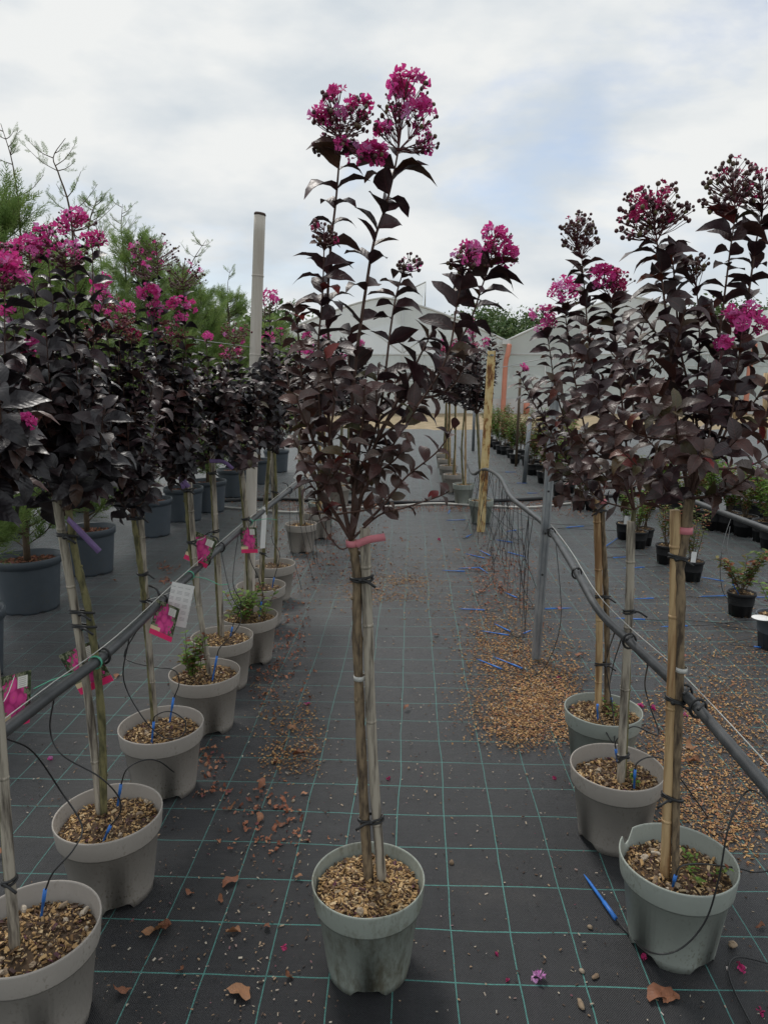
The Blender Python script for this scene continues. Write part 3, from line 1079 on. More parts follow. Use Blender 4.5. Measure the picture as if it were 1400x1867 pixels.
def tree(key, label, pot, stem, stake, pot_mat, group=None, r=0.142, h=0.24, stem_r=0.0105, stake_r=0.011, stem_mat='stem_green', stake_mat='stake_grey', rot=0.0, chip=None, n_chip=1000, pebbles=3, knots=True, depth=0.036, r_top=None):
    c = pot_center(*pot, h)
    root = thing('crape_myrtle_tree', c, label, 'tree', group)
    zs = add_pot(root, c, r, h, pot_mat, rot, chip, n_chip, pebbles=pebbles, depth=depth)
    Y = c.y

    def base(lst):
        p0 = G(lst[0][0], lst[0][1], zs)
        q = Vector((p0.x, p0.y, zs - 0.03))
        off = q - c
        off.z = 0
        if off.length > r * 0.6:
            off *= r * 0.6 / off.length
            q = Vector((c.x + off.x, c.y + off.y, zs - 0.03))
        k = len(lst) - 1
        return [q] + [P(x, y, q.y + (Y - q.y) * (i + 1) / k) for i, (x, y) in enumerate(lst[1:])]
    sp = base(stem)
    kp = base(stake) if stake else None
    p, q, so = stem_parts(root, sp, kp, stem_r, stake_r, stem_mat, stake_mat, knots, r_top)
    TREES[key] = dict(root=root, c=c, Y=Y, stem=p, stake=q, zs=zs, sr=stem_r, kr=stake_r)
    return TREES[key]


def at_height(poly, py):
    return min(poly, key=lambda v: abs(proj(v)[1] - py))


def ties(T, ys, **kw):
    for y in ys:
        tie(T['root'], at_height(T['stem'], y), at_height(T['stake'], y), T['sr'], T['kr'], **kw)


# ---- the tree in the middle of the aisle
T = tree('C', 'flowering crape myrtle in a mud-streaked sage pot, standing alone mid-aisle', (570, 773, 1533, 1677),
         [(674, 1612), (664, 1480), (656, 1300), (651, 1150), (651, 1060), (646, 1010), (640, 985)],
         [(698, 1612), (684, 1450), (676, 1300), (671, 1150), (668, 1060), (665, 962)],
         'pot_sage_dirty', r=0.134, stem_mat='stem_bark', stake_mat='stake_grey', rot=0.75, n_chip=2600, pebbles=2, stem_r=0.0118, r_top=0.0095, stake_r=0.0115)
Y = T['Y']
ties(T, [1060, 1487])
band(T['root'], at_height(T['stem'], 988), 0.0125, 0.014, 'tape_pink', 'pink_tape')
s0 = at_height(T['stem'], 988)
ribbon(T['root'], [s0 + Vector((0.010, -0.010, 0)), P(672, 984, Y - 0.02), P(702, 979, Y - 0.03)], 0.016, 'tape_pink', 'pink_tape')
band(T['root'], at_height(T['stem'], 1237) + Vector((0.002, 0, 0)), 0.0125, 0.011, 'twine_white', 'paper_tag')
cr = Crown(T['root'], ['leaf_plum', 'leaf_brown'])
FK = T['stem'][-1]


def cs(lst, dy, **kw):
    p = pxs(lst, Y, dy)
    if lst[0] == (640, 985):
        p[0] = FK
    if kw.get('mat') == 1:
        kw['l0'] *= .84
        kw['l1'] *= .84
        kw['step'] *= .74
    if kw.get('r0') == 0.0035:
        p = cr.side(p[-1], FK)
        kw['start'] = .15
    return cr.shoot(p, **kw)


s1 = cs([(640, 985), (645, 900), (640, 780), (650, 650), (668, 520), (682, 440), (702, 380), (717, 320), (726, 275)], 0.02, r0=0.0075, r1=0.0022, l0=0.050, l1=0.064, start=0.28, step=0.047, flat=0.88)
s2 = cs([(640, 985), (622, 900), (600, 780), (600, 650), (597, 560), (603, 450), (612, 370), (618, 300), (622, 262)], -0.03, r0=0.007, r1=0.002, l0=0.048, l1=0.060, start=0.30, step=0.048, flat=0.86)
s3 = cs([(622, 900), (588, 790), (580, 650), (588, 540), (591, 450)], -0.08, r0=0.005, l0=0.05, l1=0.05, start=0.2, step=0.034, flat=0.6)
s4 = cs([(645, 900), (690, 760), (712, 600), (722, 540), (735, 495)], 0.05, r0=0.005, l0=0.046, l1=0.05, start=0.25, step=0.050, flat=0.85)
s5 = cs([(640, 985), (686, 805), (741, 727), (792, 680), (850, 600), (879, 521), (893, 480)], 0.03, r0=0.007, l0=0.046, l1=0.062, start=0.3, step=0.040, flat=0.8)
s6 = cs([(686, 805), (760, 740), (815, 650), (832, 560), (846, 495)], -0.07, r0=0.005, l0=0.05, l1=0.058, start=0.2, step=0.042, flat=0.8)
cs([(622, 900), (570, 800), (552, 700), (543, 600), (537, 560)], -0.05, l0=0.042, l1=0.044, start=0.25, step=0.034, mat=1)
cs([(622, 900), (562, 830), (533, 740), (522, 670)], 0.06, l0=0.042, l1=0.044, start=0.25, step=0.036, mat=1)
cs([(640, 985), (600, 920), (560, 850), (535, 800)], -0.09, l0=0.042, l1=0.04, start=0.35, step=0.036, mat=1)
cs([(645, 900), (655, 800), (640, 720), (636, 650), (640, 600)], 0.10, l0=0.044, l1=0.05, start=0.2, step=0.036)
cs([(645, 900), (690, 850), (730, 790), (765, 735)], -0.10, l0=0.044, l1=0.044, start=0.25, step=0.036, mat=1)
cs([(640, 985), (690, 940), (740, 925), (800, 905), (819, 895)], -0.04, l0=0.036, l1=0.03, start=0.35, step=0.05, mat=1, r0=0.004, skip=0.2)
cs([(662, 958), (700, 920), (740, 870), (800, 820), (832, 765)], 0.04, l0=0.042, l1=0.044, start=0.2, step=0.042, mat=1, r0=0.005)
cs([(640, 985), (650, 870), (688, 800), (686, 720), (692, 660)], -0.06, l0=0.046, l1=0.052, start=0.3, step=0.038)
cs([(640, 985), (608, 930), (572, 890), (552, 858)], 0.07, l0=0.038, l1=0.036, start=0.35, step=0.04, mat=1)
cs([(645, 930), (680, 870), (720, 838), (745, 800)], -0.12, l0=0.04, l1=0.042, start=0.2, step=0.036, mat=1)
cs([(622, 900), (600, 820), (610, 720), (590, 640)], -0.12, l0=0.044, l1=0.046, start=0.2, step=0.036, mat=1)
cs([(640, 880), (660, 780), (665, 700)], -0.14, l0=0.044, l1=0.044, start=0.15, step=0.034, mat=1)
cs([(686, 805), (740, 700), (770, 640), (790, 600)], 0.08, l0=0.046, l1=0.05, start=0.2, step=0.04)
cs([(741, 727), (800, 720), (835, 690), (850, 640)], -0.05, l0=0.05, l1=0.056, start=0.2, step=0.042, mat=1)
cs([(645, 990), (620, 1000), (590, 960), (575, 915)], -0.03, l0=0.03, l1=0.03, start=0.4, step=0.05, mat=1, r0=0.003)


for (x, y, dy) in ((560, 760, .1), (600, 690, .12), (660, 740, .1), (720, 690, .12), (700, 820, -.12), (610, 840, -.14), (570, 900, -.05), (750, 860, -.08), (660, 850, .12), (540, 720, -.1), (780, 700, .1), (640, 800, -.16)):
    cs([(640, 985), (640 * .55 + x * .45, 985 * .55 + y * .45 + 12), (x, y)], dy, l0=0.038, l1=0.042, start=0.62, step=0.038, mat=1, r0=0.0035)


def head(c_, tip, cx, cy, rpx, nf, nb, Yt, rzf=0.8, **kw):
    k = Yt / F
    c_.panicle(tip, P(cx, cy, Yt), rpx * k, rpx * k * rzf, nf, nb, **kw)


head(cr, s1[-1], 741, 166, 34, 34, 10, Y + .02, fsize=.016)
head(cr, s1[-1], 766, 212, 28, 26, 8, Y + .01, fsize=.015)
head(cr, s1[-1], 697, 236, 15, 9, 6, Y, fsize=.014)
head(cr, s1[-1], 778, 262, 18, 8, 14, Y + .02, fsize=.012)
head(cr, s1[-1], 712, 205, 22, 2, 22, Y + .02, fsize=.012)
head(cr, s2[-1], 622, 182, 32, 16, 12, Y - .03, fsize=.014)
head(cr, s2[-1], 594, 213, 22, 14, 10, Y - .04, fsize=.014)
head(cr, s2[-1], 658, 203, 22, 13, 9, Y - .03, fsize=.014)
head(cr, s2[-1], 622, 222, 42, 4, 40, Y - .02, fsize=.011)
head(cr, s2[-1], 620, 268, 14, 6, 6, Y - .05, fsize=.013)
head(cr, s2[-1], 652, 281, 16, 9, 3, Y - .05, fsize=.014)
head(cr, s2[-1], 682, 278, 20, 16, 4, Y - .05, fsize=.016)
head(cr, s2[-1], 583, 270, 14, 0, 12, Y - .03)
head(cr, s3[-1], 590, 425, 24, 3, 34, Y - .08, pm='petal_dark', fsize=.010)
head(cr, s4[-1], 748, 480, 20, 4, 22, Y + .05, fsize=.011)
head(cr, s5[-1], 902, 438, 26, 20, 6, Y + .03, fsize=.015)
head(cr, s5[-1], 924, 466, 18, 13, 8, Y + .03, fsize=.014)
head(cr, s5[-1], 885, 470, 24, 6, 20, Y + .03, fsize=.012)
head(cr, s6[-1], 853, 457, 17, 12, 6, Y - .06, fsize=.014)
head(cr, s6[-1], 843, 480, 24, 5, 20, Y - .07, fsize=.012)
cr.finish(300, 'twig_plum')

# ---- the near trees of the row tied to the galvanised post
T = tree('R1', 'crape myrtle in the sage pot with the broken rim', (1130, 1340, 1502, 1632),
         [(1232, 1612), (1232, 1450), (1238, 1250), (1240, 1080), (1238, 1030), (1246, 985), (1256, 910)],
         [(1212, 1605), (1219, 1400), (1226, 1200), (1230, 1050), (1230, 930)],
         'pot_sage', r=0.139, stem_mat='stem_bark', stake_mat='stake_tan', chip=2.35, rot=0.25, n_chip=700, pebbles=26, depth=0.05, stake_r=0.0122, stem_r=0.0085, r_top=0.0125)
Y = T['Y']
ties(T, [1018, 1272, 1455])
band(T['root'], at_height(T['stem'], 962), 0.0155, 0.016, 'tape_pink', 'pink_tape')
band(T['root'], at_height(T['stem'], 1232) + Vector((0.003, -0.002, 0)), 0.0125, 0.011, 'twine_white', 'paper_tag')
cr = Crown(T['root'], ['leaf_plum', 'leaf_brown'], 0.86)
FK = T['stem'][-1]


def rs(lst, dy=0.0, **kw):
    p = pxs(lst, Y, dy)
    p[0] = FK
    if kw.get('start', 0) >= .45 and len(cr.paths) >= 2:
        p = cr.side(p[-1], FK)
        kw['start'] = .2
        kw['l0'] *= .88
        kw['l1'] *= .88
        kw['step'] *= .82
    return cr.shoot(p, **kw)


a = rs([(0, 0), (1235, 780), (1222, 640), (1207, 520), (1197, 440)], -0.03, r0=0.008, r1=0.002, l0=0.055, l1=0.068, start=0.2, step=0.030, flat=0.6)
head(cr, a[-1], 1188, 376, 46, 26, 60, Y - .03, pm='petal_dark', fsize=.014, bsize=.005)
head(cr, a[-1], 1150, 415, 26, 2, 20, Y - .03, pm='petal_dark', fsize=.012, bsize=.005)
head(cr, a[-1], 1225, 385, 30, 5, 26, Y - .03, pm='petal_dark', fsize=.012, bsize=.005)
rs([(0, 0), (1270, 780), (1240, 640), (1230, 520), (1222, 450)], 0.05, r0=0.006, r1=0.002, l0=0.055, l1=0.062, start=0.2, step=0.030, flat=0.4)
a = rs([(0, 0), (1290, 760), (1312, 600), (1330, 460), (1340, 390)], 0.03, r0=0.007, l0=0.055, l1=0.066, start=0.25, step=0.035, flat=0.8)
head(cr, a[-1], 1330, 325, 40, 5, 56, Y + .03, pm='petal_dark', fsize=.012, bsize=.005)
head(cr, a[-1], 1302, 365, 26, 0, 26, Y + .03, bsize=.005)
b1 = rs([(0, 0), (1330, 740), (1360, 560), (1378, 440), (1388, 395)], 0.06, r0=0.007, l0=0.055, l1=0.066, start=0.25, step=0.036, flat=0.7)
head(cr, b1[-1], 1385, 335, 44, 16, 50, Y + .05, pm='petal_dark', fsize=.014, bsize=.005)
a = rs([(0, 0), (1262, 780), (1274, 640), (1270, 530)], 0.02, r0=0.005, l0=0.05, l1=0.05, start=0.25, step=0.028, flat=0.4)
head(cr, a[-1], 1268, 478, 20, 0, 26, Y + .02, bsize=.005)
a = rs([(0, 0), (1325, 780), (1342, 680), (1350, 620)], -0.06, r0=0.006, l0=0.052, l1=0.058, start=0.25, step=0.032, flat=0.6)
head(cr, a[-1], 1352, 580, 28, 30, 4, Y - .06, fsize=.015)
head(cr, a[-1], 1388, 596, 12, 8, 2, Y - .06, fsize=.014)
a = rs([(0, 0), (1300, 760), (1312, 655)], -0.08, r0=0.005, l0=0.052, l1=0.05, start=0.25, step=0.032)
head(cr, a[-1], 1313, 624, 16, 12, 4, Y - .08, fsize=.013)
for (tx, ty, dy) in ((1130, 660, -.05), (1165, 560, 0.02), (1250, 560, -.1), (1395, 700, -.05), (1420, 620, .05), (1180, 700, -.15), (1290, 680, -.15), (1345, 800, -.15), (1100, 740, 0.0), (1440, 800, .0), (1200, 620, .1), (1300, 560, .1),
                     (1230, 740, -.2), (1130, 820, -.1), (1390, 850, -.12), (1190, 850, -.14), (1280, 820, -.2), (1330, 880, -.05), (1420, 720, .1), (1160, 780, .1)):
    rs([(0, 0), ((1250 * .6 + tx * .4) + random.uniform(-10, 10), 905 * .6 + ty * .4 + 15), (1250 * .2 + tx * .8, 905 * .2 + ty * .8 + 5), (tx, ty)], dy, r0=0.005, l0=0.048, l1=0.056, start=0.5, step=0.028, flat=0.4, mat=random.choice((0, 1)))
cr.finish(300, 'twig_plum')

T = tree('R2', 'crape myrtle in a brown-grey pot with white pebbles on its mulch', (1040, 1208, 1356, 1441),
         [(1136, 1425), (1143, 1250), (1146, 1100), (1150, 1000), (1155, 930)],
         [(1131, 1432), (1137, 1280), (1146, 1120), (1150, 950)],
         'pot_taupe', r=0.139, stem_mat='stem_green', stake_mat='stake_grey', rot=0.35, n_chip=900, pebbles=16, depth=0.052, stake_r=0.0125, stem_r=0.009)
Y = T['Y']
ties(T, [1110, 1372])
cr = Crown(T['root'], ['leaf_plum', 'leaf_brown'])
FK = T['stem'][-1]
a = rs([(0, 0), (1140, 800), (1128, 680), (1118, 590), (1114, 545)], 0.0, r0=0.006, l0=0.046, l1=0.056, start=0.2, step=0.030, flat=0.6)
head(cr, a[-1], 1100, 508, 26, 30, 8, Y, fsize=.017)
head(cr, a[-1], 1130, 512, 22, 20, 6, Y, pm='petal_dark', fsize=.016)
a = rs([(0, 0), (1110, 800), (1078, 660), (1066, 540), (1060, 470)], 0.04, r0=0.006, l0=0.046, l1=0.046, start=0.2, step=0.026, flat=0.15)
head(cr, a[-1], 1052, 412, 26, 3, 50, Y + .04, pm='petal_dark', fsize=.012, bsize=.0055)
head(cr, a[-1], 1075, 432, 16, 0, 18, Y + .04, bsize=.0055)
head(cr, a[-1], 1042, 440, 18, 0, 18, Y + .04, bsize=.0055)
for (tx, ty, dy) in ((1180, 560, .05), (1150, 600, -.1), (1100, 620, .1), (1070, 640, -.08), (1210, 640, .1), (1240, 700, .0), (1060, 720, .05), (1090, 700, -.15), (1150, 690, .15), (1190, 760, -.12), (1120, 780, -.18), (1050, 790, .1), (1230, 820, .1), (1080, 840, -.1), (1160, 840, -.2), (1040, 850, .0), (1200, 880, .0), (1130, 860, .15)):
    rs([(0, 0), ((1150 * .6 + tx * .4) + random.uniform(-10, 10), 920 * .6 + ty * .4 + 12), (1150 * .2 + tx * .8, 920 * .2 + ty * .8 + 5), (tx, ty)], dy, r0=0.0045, l0=0.042, l1=0.05, start=0.45, step=0.028, flat=0.4, mat=random.choice((0, 1)))
cr.finish(300, 'twig_plum')

T = tree('R3', 'crape myrtle in a sage pot with green sprouts, beside the galvanised post', (1030, 1168, 1264, 1322),
         [(1107, 1298), (1106, 1150), (1103, 1050), (1098, 960), (1098, 905)],
         [(1090, 1300), (1092, 1150), (1090, 1020), (1086, 900)],
         'pot_sage', r=0.136, stem_mat='stem_bark', stake_mat='stake_tan', rot=0.6, n_chip=1100, pebbles=3, stake_r=0.0125, stem_r=0.0105)
Y = T['Y']
ties(T, [932, 1085, 1210])
band(T['root'], at_height(T['stem'], 912), 0.013, 0.018, 'tape_pink', 'pink_tape')
cr = Crown(T['root'], ['leaf_plum', 'leaf_brown'])
FK = T['stem'][-1]
a = rs([(0, 0), (1070, 800), (1045, 680), (1032, 590), (1030, 565)], 0.0, r0=0.006, l0=0.046, l1=0.05, start=0.2, step=0.03, flat=0.6)
head(cr, a[-1], 1030, 532, 30, 30, 10, Y, fsize=.018)
a = rs([(0, 0), (1050, 820), (1015, 720), (1002, 640), (996, 605)], 0.05, r0=0.006, l0=0.046, l1=0.05, start=0.2, step=0.033, flat=0.8)
head(cr, a[-1], 990, 580, 24, 26, 6, Y + .05, fsize=.018)
a = rs([(0, 0), (1040, 850), (1000, 780), (970, 730), (945, 680)], -0.05, r0=0.005, l0=0.042, l1=0.042, start=0.25, step=0.032, flat=0.6)
head(cr, a[-1], 952, 674, 9, 5, 5, Y - .05, fsize=.013)
a = rs([(0, 0), (1050, 860), (1005, 800), (985, 740), (965, 690)], 0.05, r0=0.004, l0=0.042, l1=0.04, start=0.25, step=0.034, flat=0.6)
for (tx, ty, dy) in ((1060, 620, .1), (1090, 600, .0), (1010, 690, -.1), (1050, 720, -.15), (1100, 700, -.1), (1140, 660, .1), (980, 800, .05), (1020, 780, .15), (1080, 790, -.2), (1000, 840, -.1), (1060, 850, -.15), (1130, 780, .1), (970, 760, .0), (1110, 850, .1), (1040, 870, .0), (1020, 900, -.05)):
    rs([(0, 0), ((1098 * .6 + tx * .4) + random.uniform(-10, 10), 905 * .6 + ty * .4 + 12), (1098 * .2 + tx * .8, 905 * .2 + ty * .8 + 5), (tx, ty)], dy, r0=0.0045, l0=0.04, l1=0.048, start=0.45, step=0.028, flat=0.4, mat=1)
cr.finish(300, 'twig_plum')


# ---- the row tied to the bamboo post, before the conifers
def left_tree(key, label, pot, stem, stake, panicles, rects, r=0.142, nleaf=300, group=None, pot_mat='pot_taupe', tys=(), tall=(), lsize=0.043, single=True, step=0.027, n_chip=1000, pebbles=3, stem_mat='stem_green', mats=('leaf_black', 'leaf_plum'), depth=0.036, rot=0.3, mm=(0, 0, 0, 0, 1)):
    T = tree(key, label, pot, stem, stake, pot_mat, group, r=r, stem_mat=stem_mat, rot=rot, n_chip=n_chip, pebbles=pebbles, depth=depth)
    ties(T, tys)
    cr = Crown(T['root'], list(mats))
    fk = T['stem'][-1]
    Y = T['Y']
    for (rect, n) in rects:
        fills(cr, fk, Y, rect, n, lsize, lsize, 0.16 if Y < 3 else 0.2, step, mm, flat=0.3)
    fx, fy = proj(fk)
    for (cx, cy, rp, nf, nb, pm, bm, bs) in panicles:
        dy = random.uniform(-.08, .08)
        tip = P(cx + (fx - cx) * 0.06, cy + rp * 1.0, Y + dy)
        mid = fk.lerp(tip, 0.55) + Vector(((tip.x - fk.x) * 0.2, 0, 0))
        if (nf or nb) and tip.z - fk.z > 0.1:
            q = cr.shoot([fk, fk.lerp(mid, .5), mid, tip], 0.005, 0.0015, lsize, lsize, 0.35, step * 1.2, 0, None, 0.5)
            head(cr, q[-1], cx, cy, rp, nf, nb, Y + dy, pm=pm, bm=bm, fsize=bs)
    cr.finish(nleaf, 'twig_plum', single)
    return T


PD = 'petal_dark'
left_tree('L0', 'crape myrtle with large pale stones on its mulch, beside the picture label hung edge-on', (-62, 178, 1602, 1788),
          [(30, 1735), (5, 1450), (-8, 1250), (-20, 1050), (-30, 930)], [(28, 1737), (12, 1500), (2, 1350), (-16, 1150), (-30, 960)],
          [(-20, 480, 50, 30, 20, 'petal', 'bud', .015), (12, 500, 35, 22, 16, 'petal', 'bud', .015), (48, 770, 14, 10, 4, 'petal', 'bud', .012)],
          [((-220, 560, 40, 900), 26), ((-120, 720, 55, 900), 10)], tys=(1600,), pebbles=16, depth=0.052, lsize=0.055, step=0.032, mats=('leaf_black', 'leaf_brown'), mm=(0, 0, 1))
left_tree('L1', 'tall crape myrtle with a purple strap, in front of two wide slate pots', (102, 295, 1425, 1543),
          [(188, 1490), (186, 1312), (165, 1130), (140, 1020), (126, 930)], [(184, 1490), (165, 1300), (140, 1130), (120, 1010), (103, 905)],
          [(28, 470, 32, 26, 14, 'petal', 'bud', .016), (52, 455, 28, 20, 14, 'petal', 'bud', .015), (140, 408, 30, 26, 14, 'petal', 'bud', .016), (85, 430, 30, 14, 30, 'petal', 'bud', .013),
           (120, 460, 32, 14, 34, 'petal', 'bud', .013), (172, 440, 18, 14, 8, 'petal', 'bud', .015), (72, 628, 20, 18, 2, 'petal', 'bud', .015), (50, 648, 13, 10, 2, 'petal', 'bud', .015), (15, 570, 14, 10, 2, 'petal', 'bud', .014)],
          [((-10, 500, 220, 880), 38), ((10, 700, 230, 920), 16)], tys=(975, 1128, 1145), pebbles=6, depth=0.045, lsize=0.047)
left_tree('L2', 'crape myrtle with reddish seed heads and a purple petal strewn in its pot', (219, 370, 1283, 1361),
          [(274, 1312), (268, 1150), (262, 1080), (252, 1000), (244, 945)], [(281, 1318), (268, 1120), (258, 960), (250, 862)],
          [(184, 512, 17, 16, 4, 'petal', 'bud_red', .016), (190, 548, 26, 10, 40, 'petal', 'bud_red', .014), (215, 578, 28, 8, 44, 'petal', 'bud_red', .013), (232, 565, 14, 10, 4, 'petal', 'bud', .015), (172, 602, 24, 4, 40, PD, 'bud_red', .012), (240, 610, 18, 5, 24, PD, 'bud_red', .012)],
          [((150, 590, 310, 900), 40), ((170, 760, 300, 920), 10)], tys=(940, 1052, 1095), pebbles=4, depth=0.045)
left_tree('L3', 'crape myrtle with bright rosy blossom heads and green shoots at its foot', (306, 441, 1198, 1252),
          [(384, 1232), (362, 1100), (348, 1000), (342, 930), (338, 890)], [(386, 1236), (366, 1120), (354, 1000), (346, 880)],
          [(276, 538, 22, 26, 4, 'petal', 'bud', .018), (284, 564, 16, 16, 4, 'petal', 'bud', .018), (332, 562, 24, 30, 4, 'petal', 'bud', .018), (285, 462, 38, 4, 60, 'petal', 'bud', .013), (262, 490, 22, 6, 20, 'petal', 'bud', .014), (335, 500, 34, 3, 46, 'petal', 'bud', .013), (312, 610, 26, 5, 30, 'petal', 'bud_red', .012), (250, 455, 16, 8, 8, 'petal', 'bud', .015)],
          [((250, 610, 400, 860), 50)], tys=(892, 990), pebbles=4)
left_tree('L4', 'crape myrtle with a cluster of small red buds, its pot full of purple crumbs', (348, 463, 1138, 1182),
          [(402, 1162), (396, 1060), (390, 940), (384, 840)], [(406, 1165), (400, 1050), (392, 920), (387, 818)],
          [(430, 605, 24, 6, 50, 'petal', 'bud_red', .014), (376, 614, 9, 8, 2, 'petal', 'bud', .016), (420, 640, 20, 2, 30, 'petal', 'bud_red', .012)],
          [((335, 640, 450, 845), 50)], tys=(858, 968), nleaf=300)
left_tree('L5', 'crape myrtle in a pot overgrown with leafy green weeds', (402, 508, 1103, 1140),
          [(455, 1122), (450, 1000), (442, 900), (436, 835)], [(459, 1124), (454, 1000), (446, 900), (440, 850)],
          [(435, 640, 10, 8, 3, 'petal', 'bud', .016), (410, 650, 8, 5, 4, 'petal', 'bud', .015)],
          [((385, 660, 480, 850), 48)], tys=(945,), nleaf=300)
left_tree('L6', 'crape myrtle with a slanting cane beside the bamboo post', (430, 522, 1057, 1076),
          [(478, 1068), (482, 980), (488, 880), (492, 800)], [(474, 1068), (480, 960), (490, 850), (496, 790)],
          [(492, 545, 18, 16, 8, 'petal', 'bud', .02), (488, 620, 14, 12, 4, 'petal', 'bud', .02), (482, 560, 20, 3, 30, 'petal', 'bud', .014)],
          [((445, 620, 530, 830), 46)], tys=(820, 1010), nleaf=220, n_chip=250)
left_tree('L7', 'crape myrtle with a mossy green stem behind the slanting cane', (455, 541, 1018, 1036),
          [(503, 1028), (504, 960), (503, 880), (500, 800)], [(508, 1030), (500, 940), (496, 850), (496, 800)],
          [(545, 640, 14, 12, 4, 'petal', 'bud', .02), (512, 610, 14, 4, 20, 'petal', 'bud', .016)],
          [((470, 620, 560, 815), 46)], tys=(900,), nleaf=200, n_chip=200)

# purple straps
for k, pts in (('L1', [(118, 945), (140, 962), (182, 1006)]), ('L3', [(312, 863), (328, 868), (345, 888)]), ('L4', [(394, 830), (408, 842), (425, 855)]), ('L5', [(434, 822), (452, 828), (470, 842)]), ('L7', [(505, 805), (518, 806), (530, 813)])):
    T = TREES[k]
    s0 = at_height(T['stem'], pts[0][1])
    ribbon(T['root'], [s0 + Vector((0, -.012, 0))] + [P(x, y, T['Y'] - 0.02) for x, y in pts[1:]], 0.016, 'tape_purple', 'purple_strap')

# weeds and sprouts inside pots
def sprouts(key, n, hgt, spread, label, off=(0, 0), mat='leaf_green', lsz=0.018):
    T = TREES[key]
    c = T['c'] + Vector((off[0], off[1], T['zs']))
    mb = MB()
    lv = {0: [], 1: [], 2: []}
    for i in range(n):
        a = random.uniform(0, 2 * PI)
        b0 = c + Vector((random.gauss(0, spread * .3), random.gauss(0, spread * .3), 0))
        tip = b0 + Vector((math.cos(a) * spread * .5, math.sin(a) * spread * .5, hgt * random.uniform(.5, 1.1)))
        p = crv([b0, b0.lerp(tip, .5) + Vector((0, 0, .01)), tip], 8)
        mb.tube(p, 0.0012, 5)
        for q in range(2, 8):
            for sg in (1, -1):
                d = Vector((math.cos(a + sg * 1.4 + q), math.sin(a + sg * 1.4 + q), 0.4))
                lv[random.randrange(3)].append(np.array(frame(d, (0, 0, 1), lsz * random.uniform(.7, 1.3), p[q])))
    for k, ms in lv.items():
        mb.inst(LEAF_SMALL[k], ms, 1)
    me = mb.mesh('weed_sprout', ['twig_brown', mat])
    M = local(me, c)
    put('weed_sprout', me, None, M, label=label, category='weed')


sprouts('L3', 14, 0.18, 0.06, 'reddish green sprouts at the foot of the rosy crape myrtle', (-0.03, -0.03), 'leaf_green', 0.030)
sprouts('L5', 22, 0.16, 0.13, 'bushy bright green weeds filling the pot by the bamboo post', (-0.02, -0.03), 'leaf_green', 0.034)
sprouts('R3', 6, 0.06, 0.10, 'low yellow-green sprouts in the sage pot by the galvanised post', (0.03, 0.0), 'leaf_green', 0.016)
sprouts('R1', 5, 0.05, 0.08, 'tiny green seedlings in the broken-rimmed pot', (0.05, -0.01), 'leaf_green', 0.015)
sprouts('R2', 3, 0.035, 0.03, 'small moss-green seedling beside the white pebbles', (0.045, -0.02), 'leaf_green', 0.014)

# ---- farther trees of both rows
def far_tree(key, px_, py_, label, group, rowx=None, pot_mat='pot_taupe', hgt=1.95, fork=1.08, nsh=34, seed=0, w=0.26, flowers=4, r=0.13, pm='petal', lean=0.02, crown=True, cane='stake_grey'):
    c = G(px_, py_, 0.24)
    c.z = 0
    root = thing('crape_myrtle_tree', c, label, 'tree', group)
    zs = add_pot(root, c, r, 0.24, pot_mat, random.random() * 3, None, 120, 0.022, 0, 0.03, seg=40)
    b0 = c + Vector((0, 0, zs - .02))
    fk = c + Vector((lean + random.gauss(0, .02), 0, fork))
    stem_parts(root, [b0, b0.lerp(fk, .5) + Vector((random.gauss(0, .01), 0, 0)), fk], [b0 + Vector((.02, 0, 0)), fk + Vector((.01, .01, .02))], 0.011, 0.011, 'stem_green', cane, False)
    if crown:
        cr = Crown(root, ['leaf_black', 'leaf_plum'])
        for i in range(nsh):
            a = random.uniform(0, 2 * PI)
            q = math.sqrt(random.random())
            tip = c + Vector((lean + math.cos(a) * q * w, math.sin(a) * q * w, fork + (hgt - fork) * random.uniform(.1, .9)))
            mid = fk.lerp(tip, .5) + Vector(((tip.x - fk.x) * .25, (tip.y - fk.y) * .25, 0))
            cr.shoot([fk, mid, tip], .004, .0015, .05, .05, .25, .036, random.choice((0, 0, 1)), 'L', .3, n=12)
        for i in range(flowers):
            a = random.uniform(0, 2 * PI)
            ctr = c + Vector((lean + math.cos(a) * w * .5, math.sin(a) * w * .5, hgt * random.uniform(.9, 1.0)))
            base = fk.lerp(ctr, .75)
            cr.shoot([fk, fk.lerp(base, .5), base], .004, .0015, .05, .05, .3, .04, 0, 'L', .3, n=12)
            cr.panicle(base, ctr, .05, .05, random.choice((2, 12, 18)), 16, pm, fsize=.02, bsize=.006)
        cr.finish(0, 'twig_plum', False)
    return root


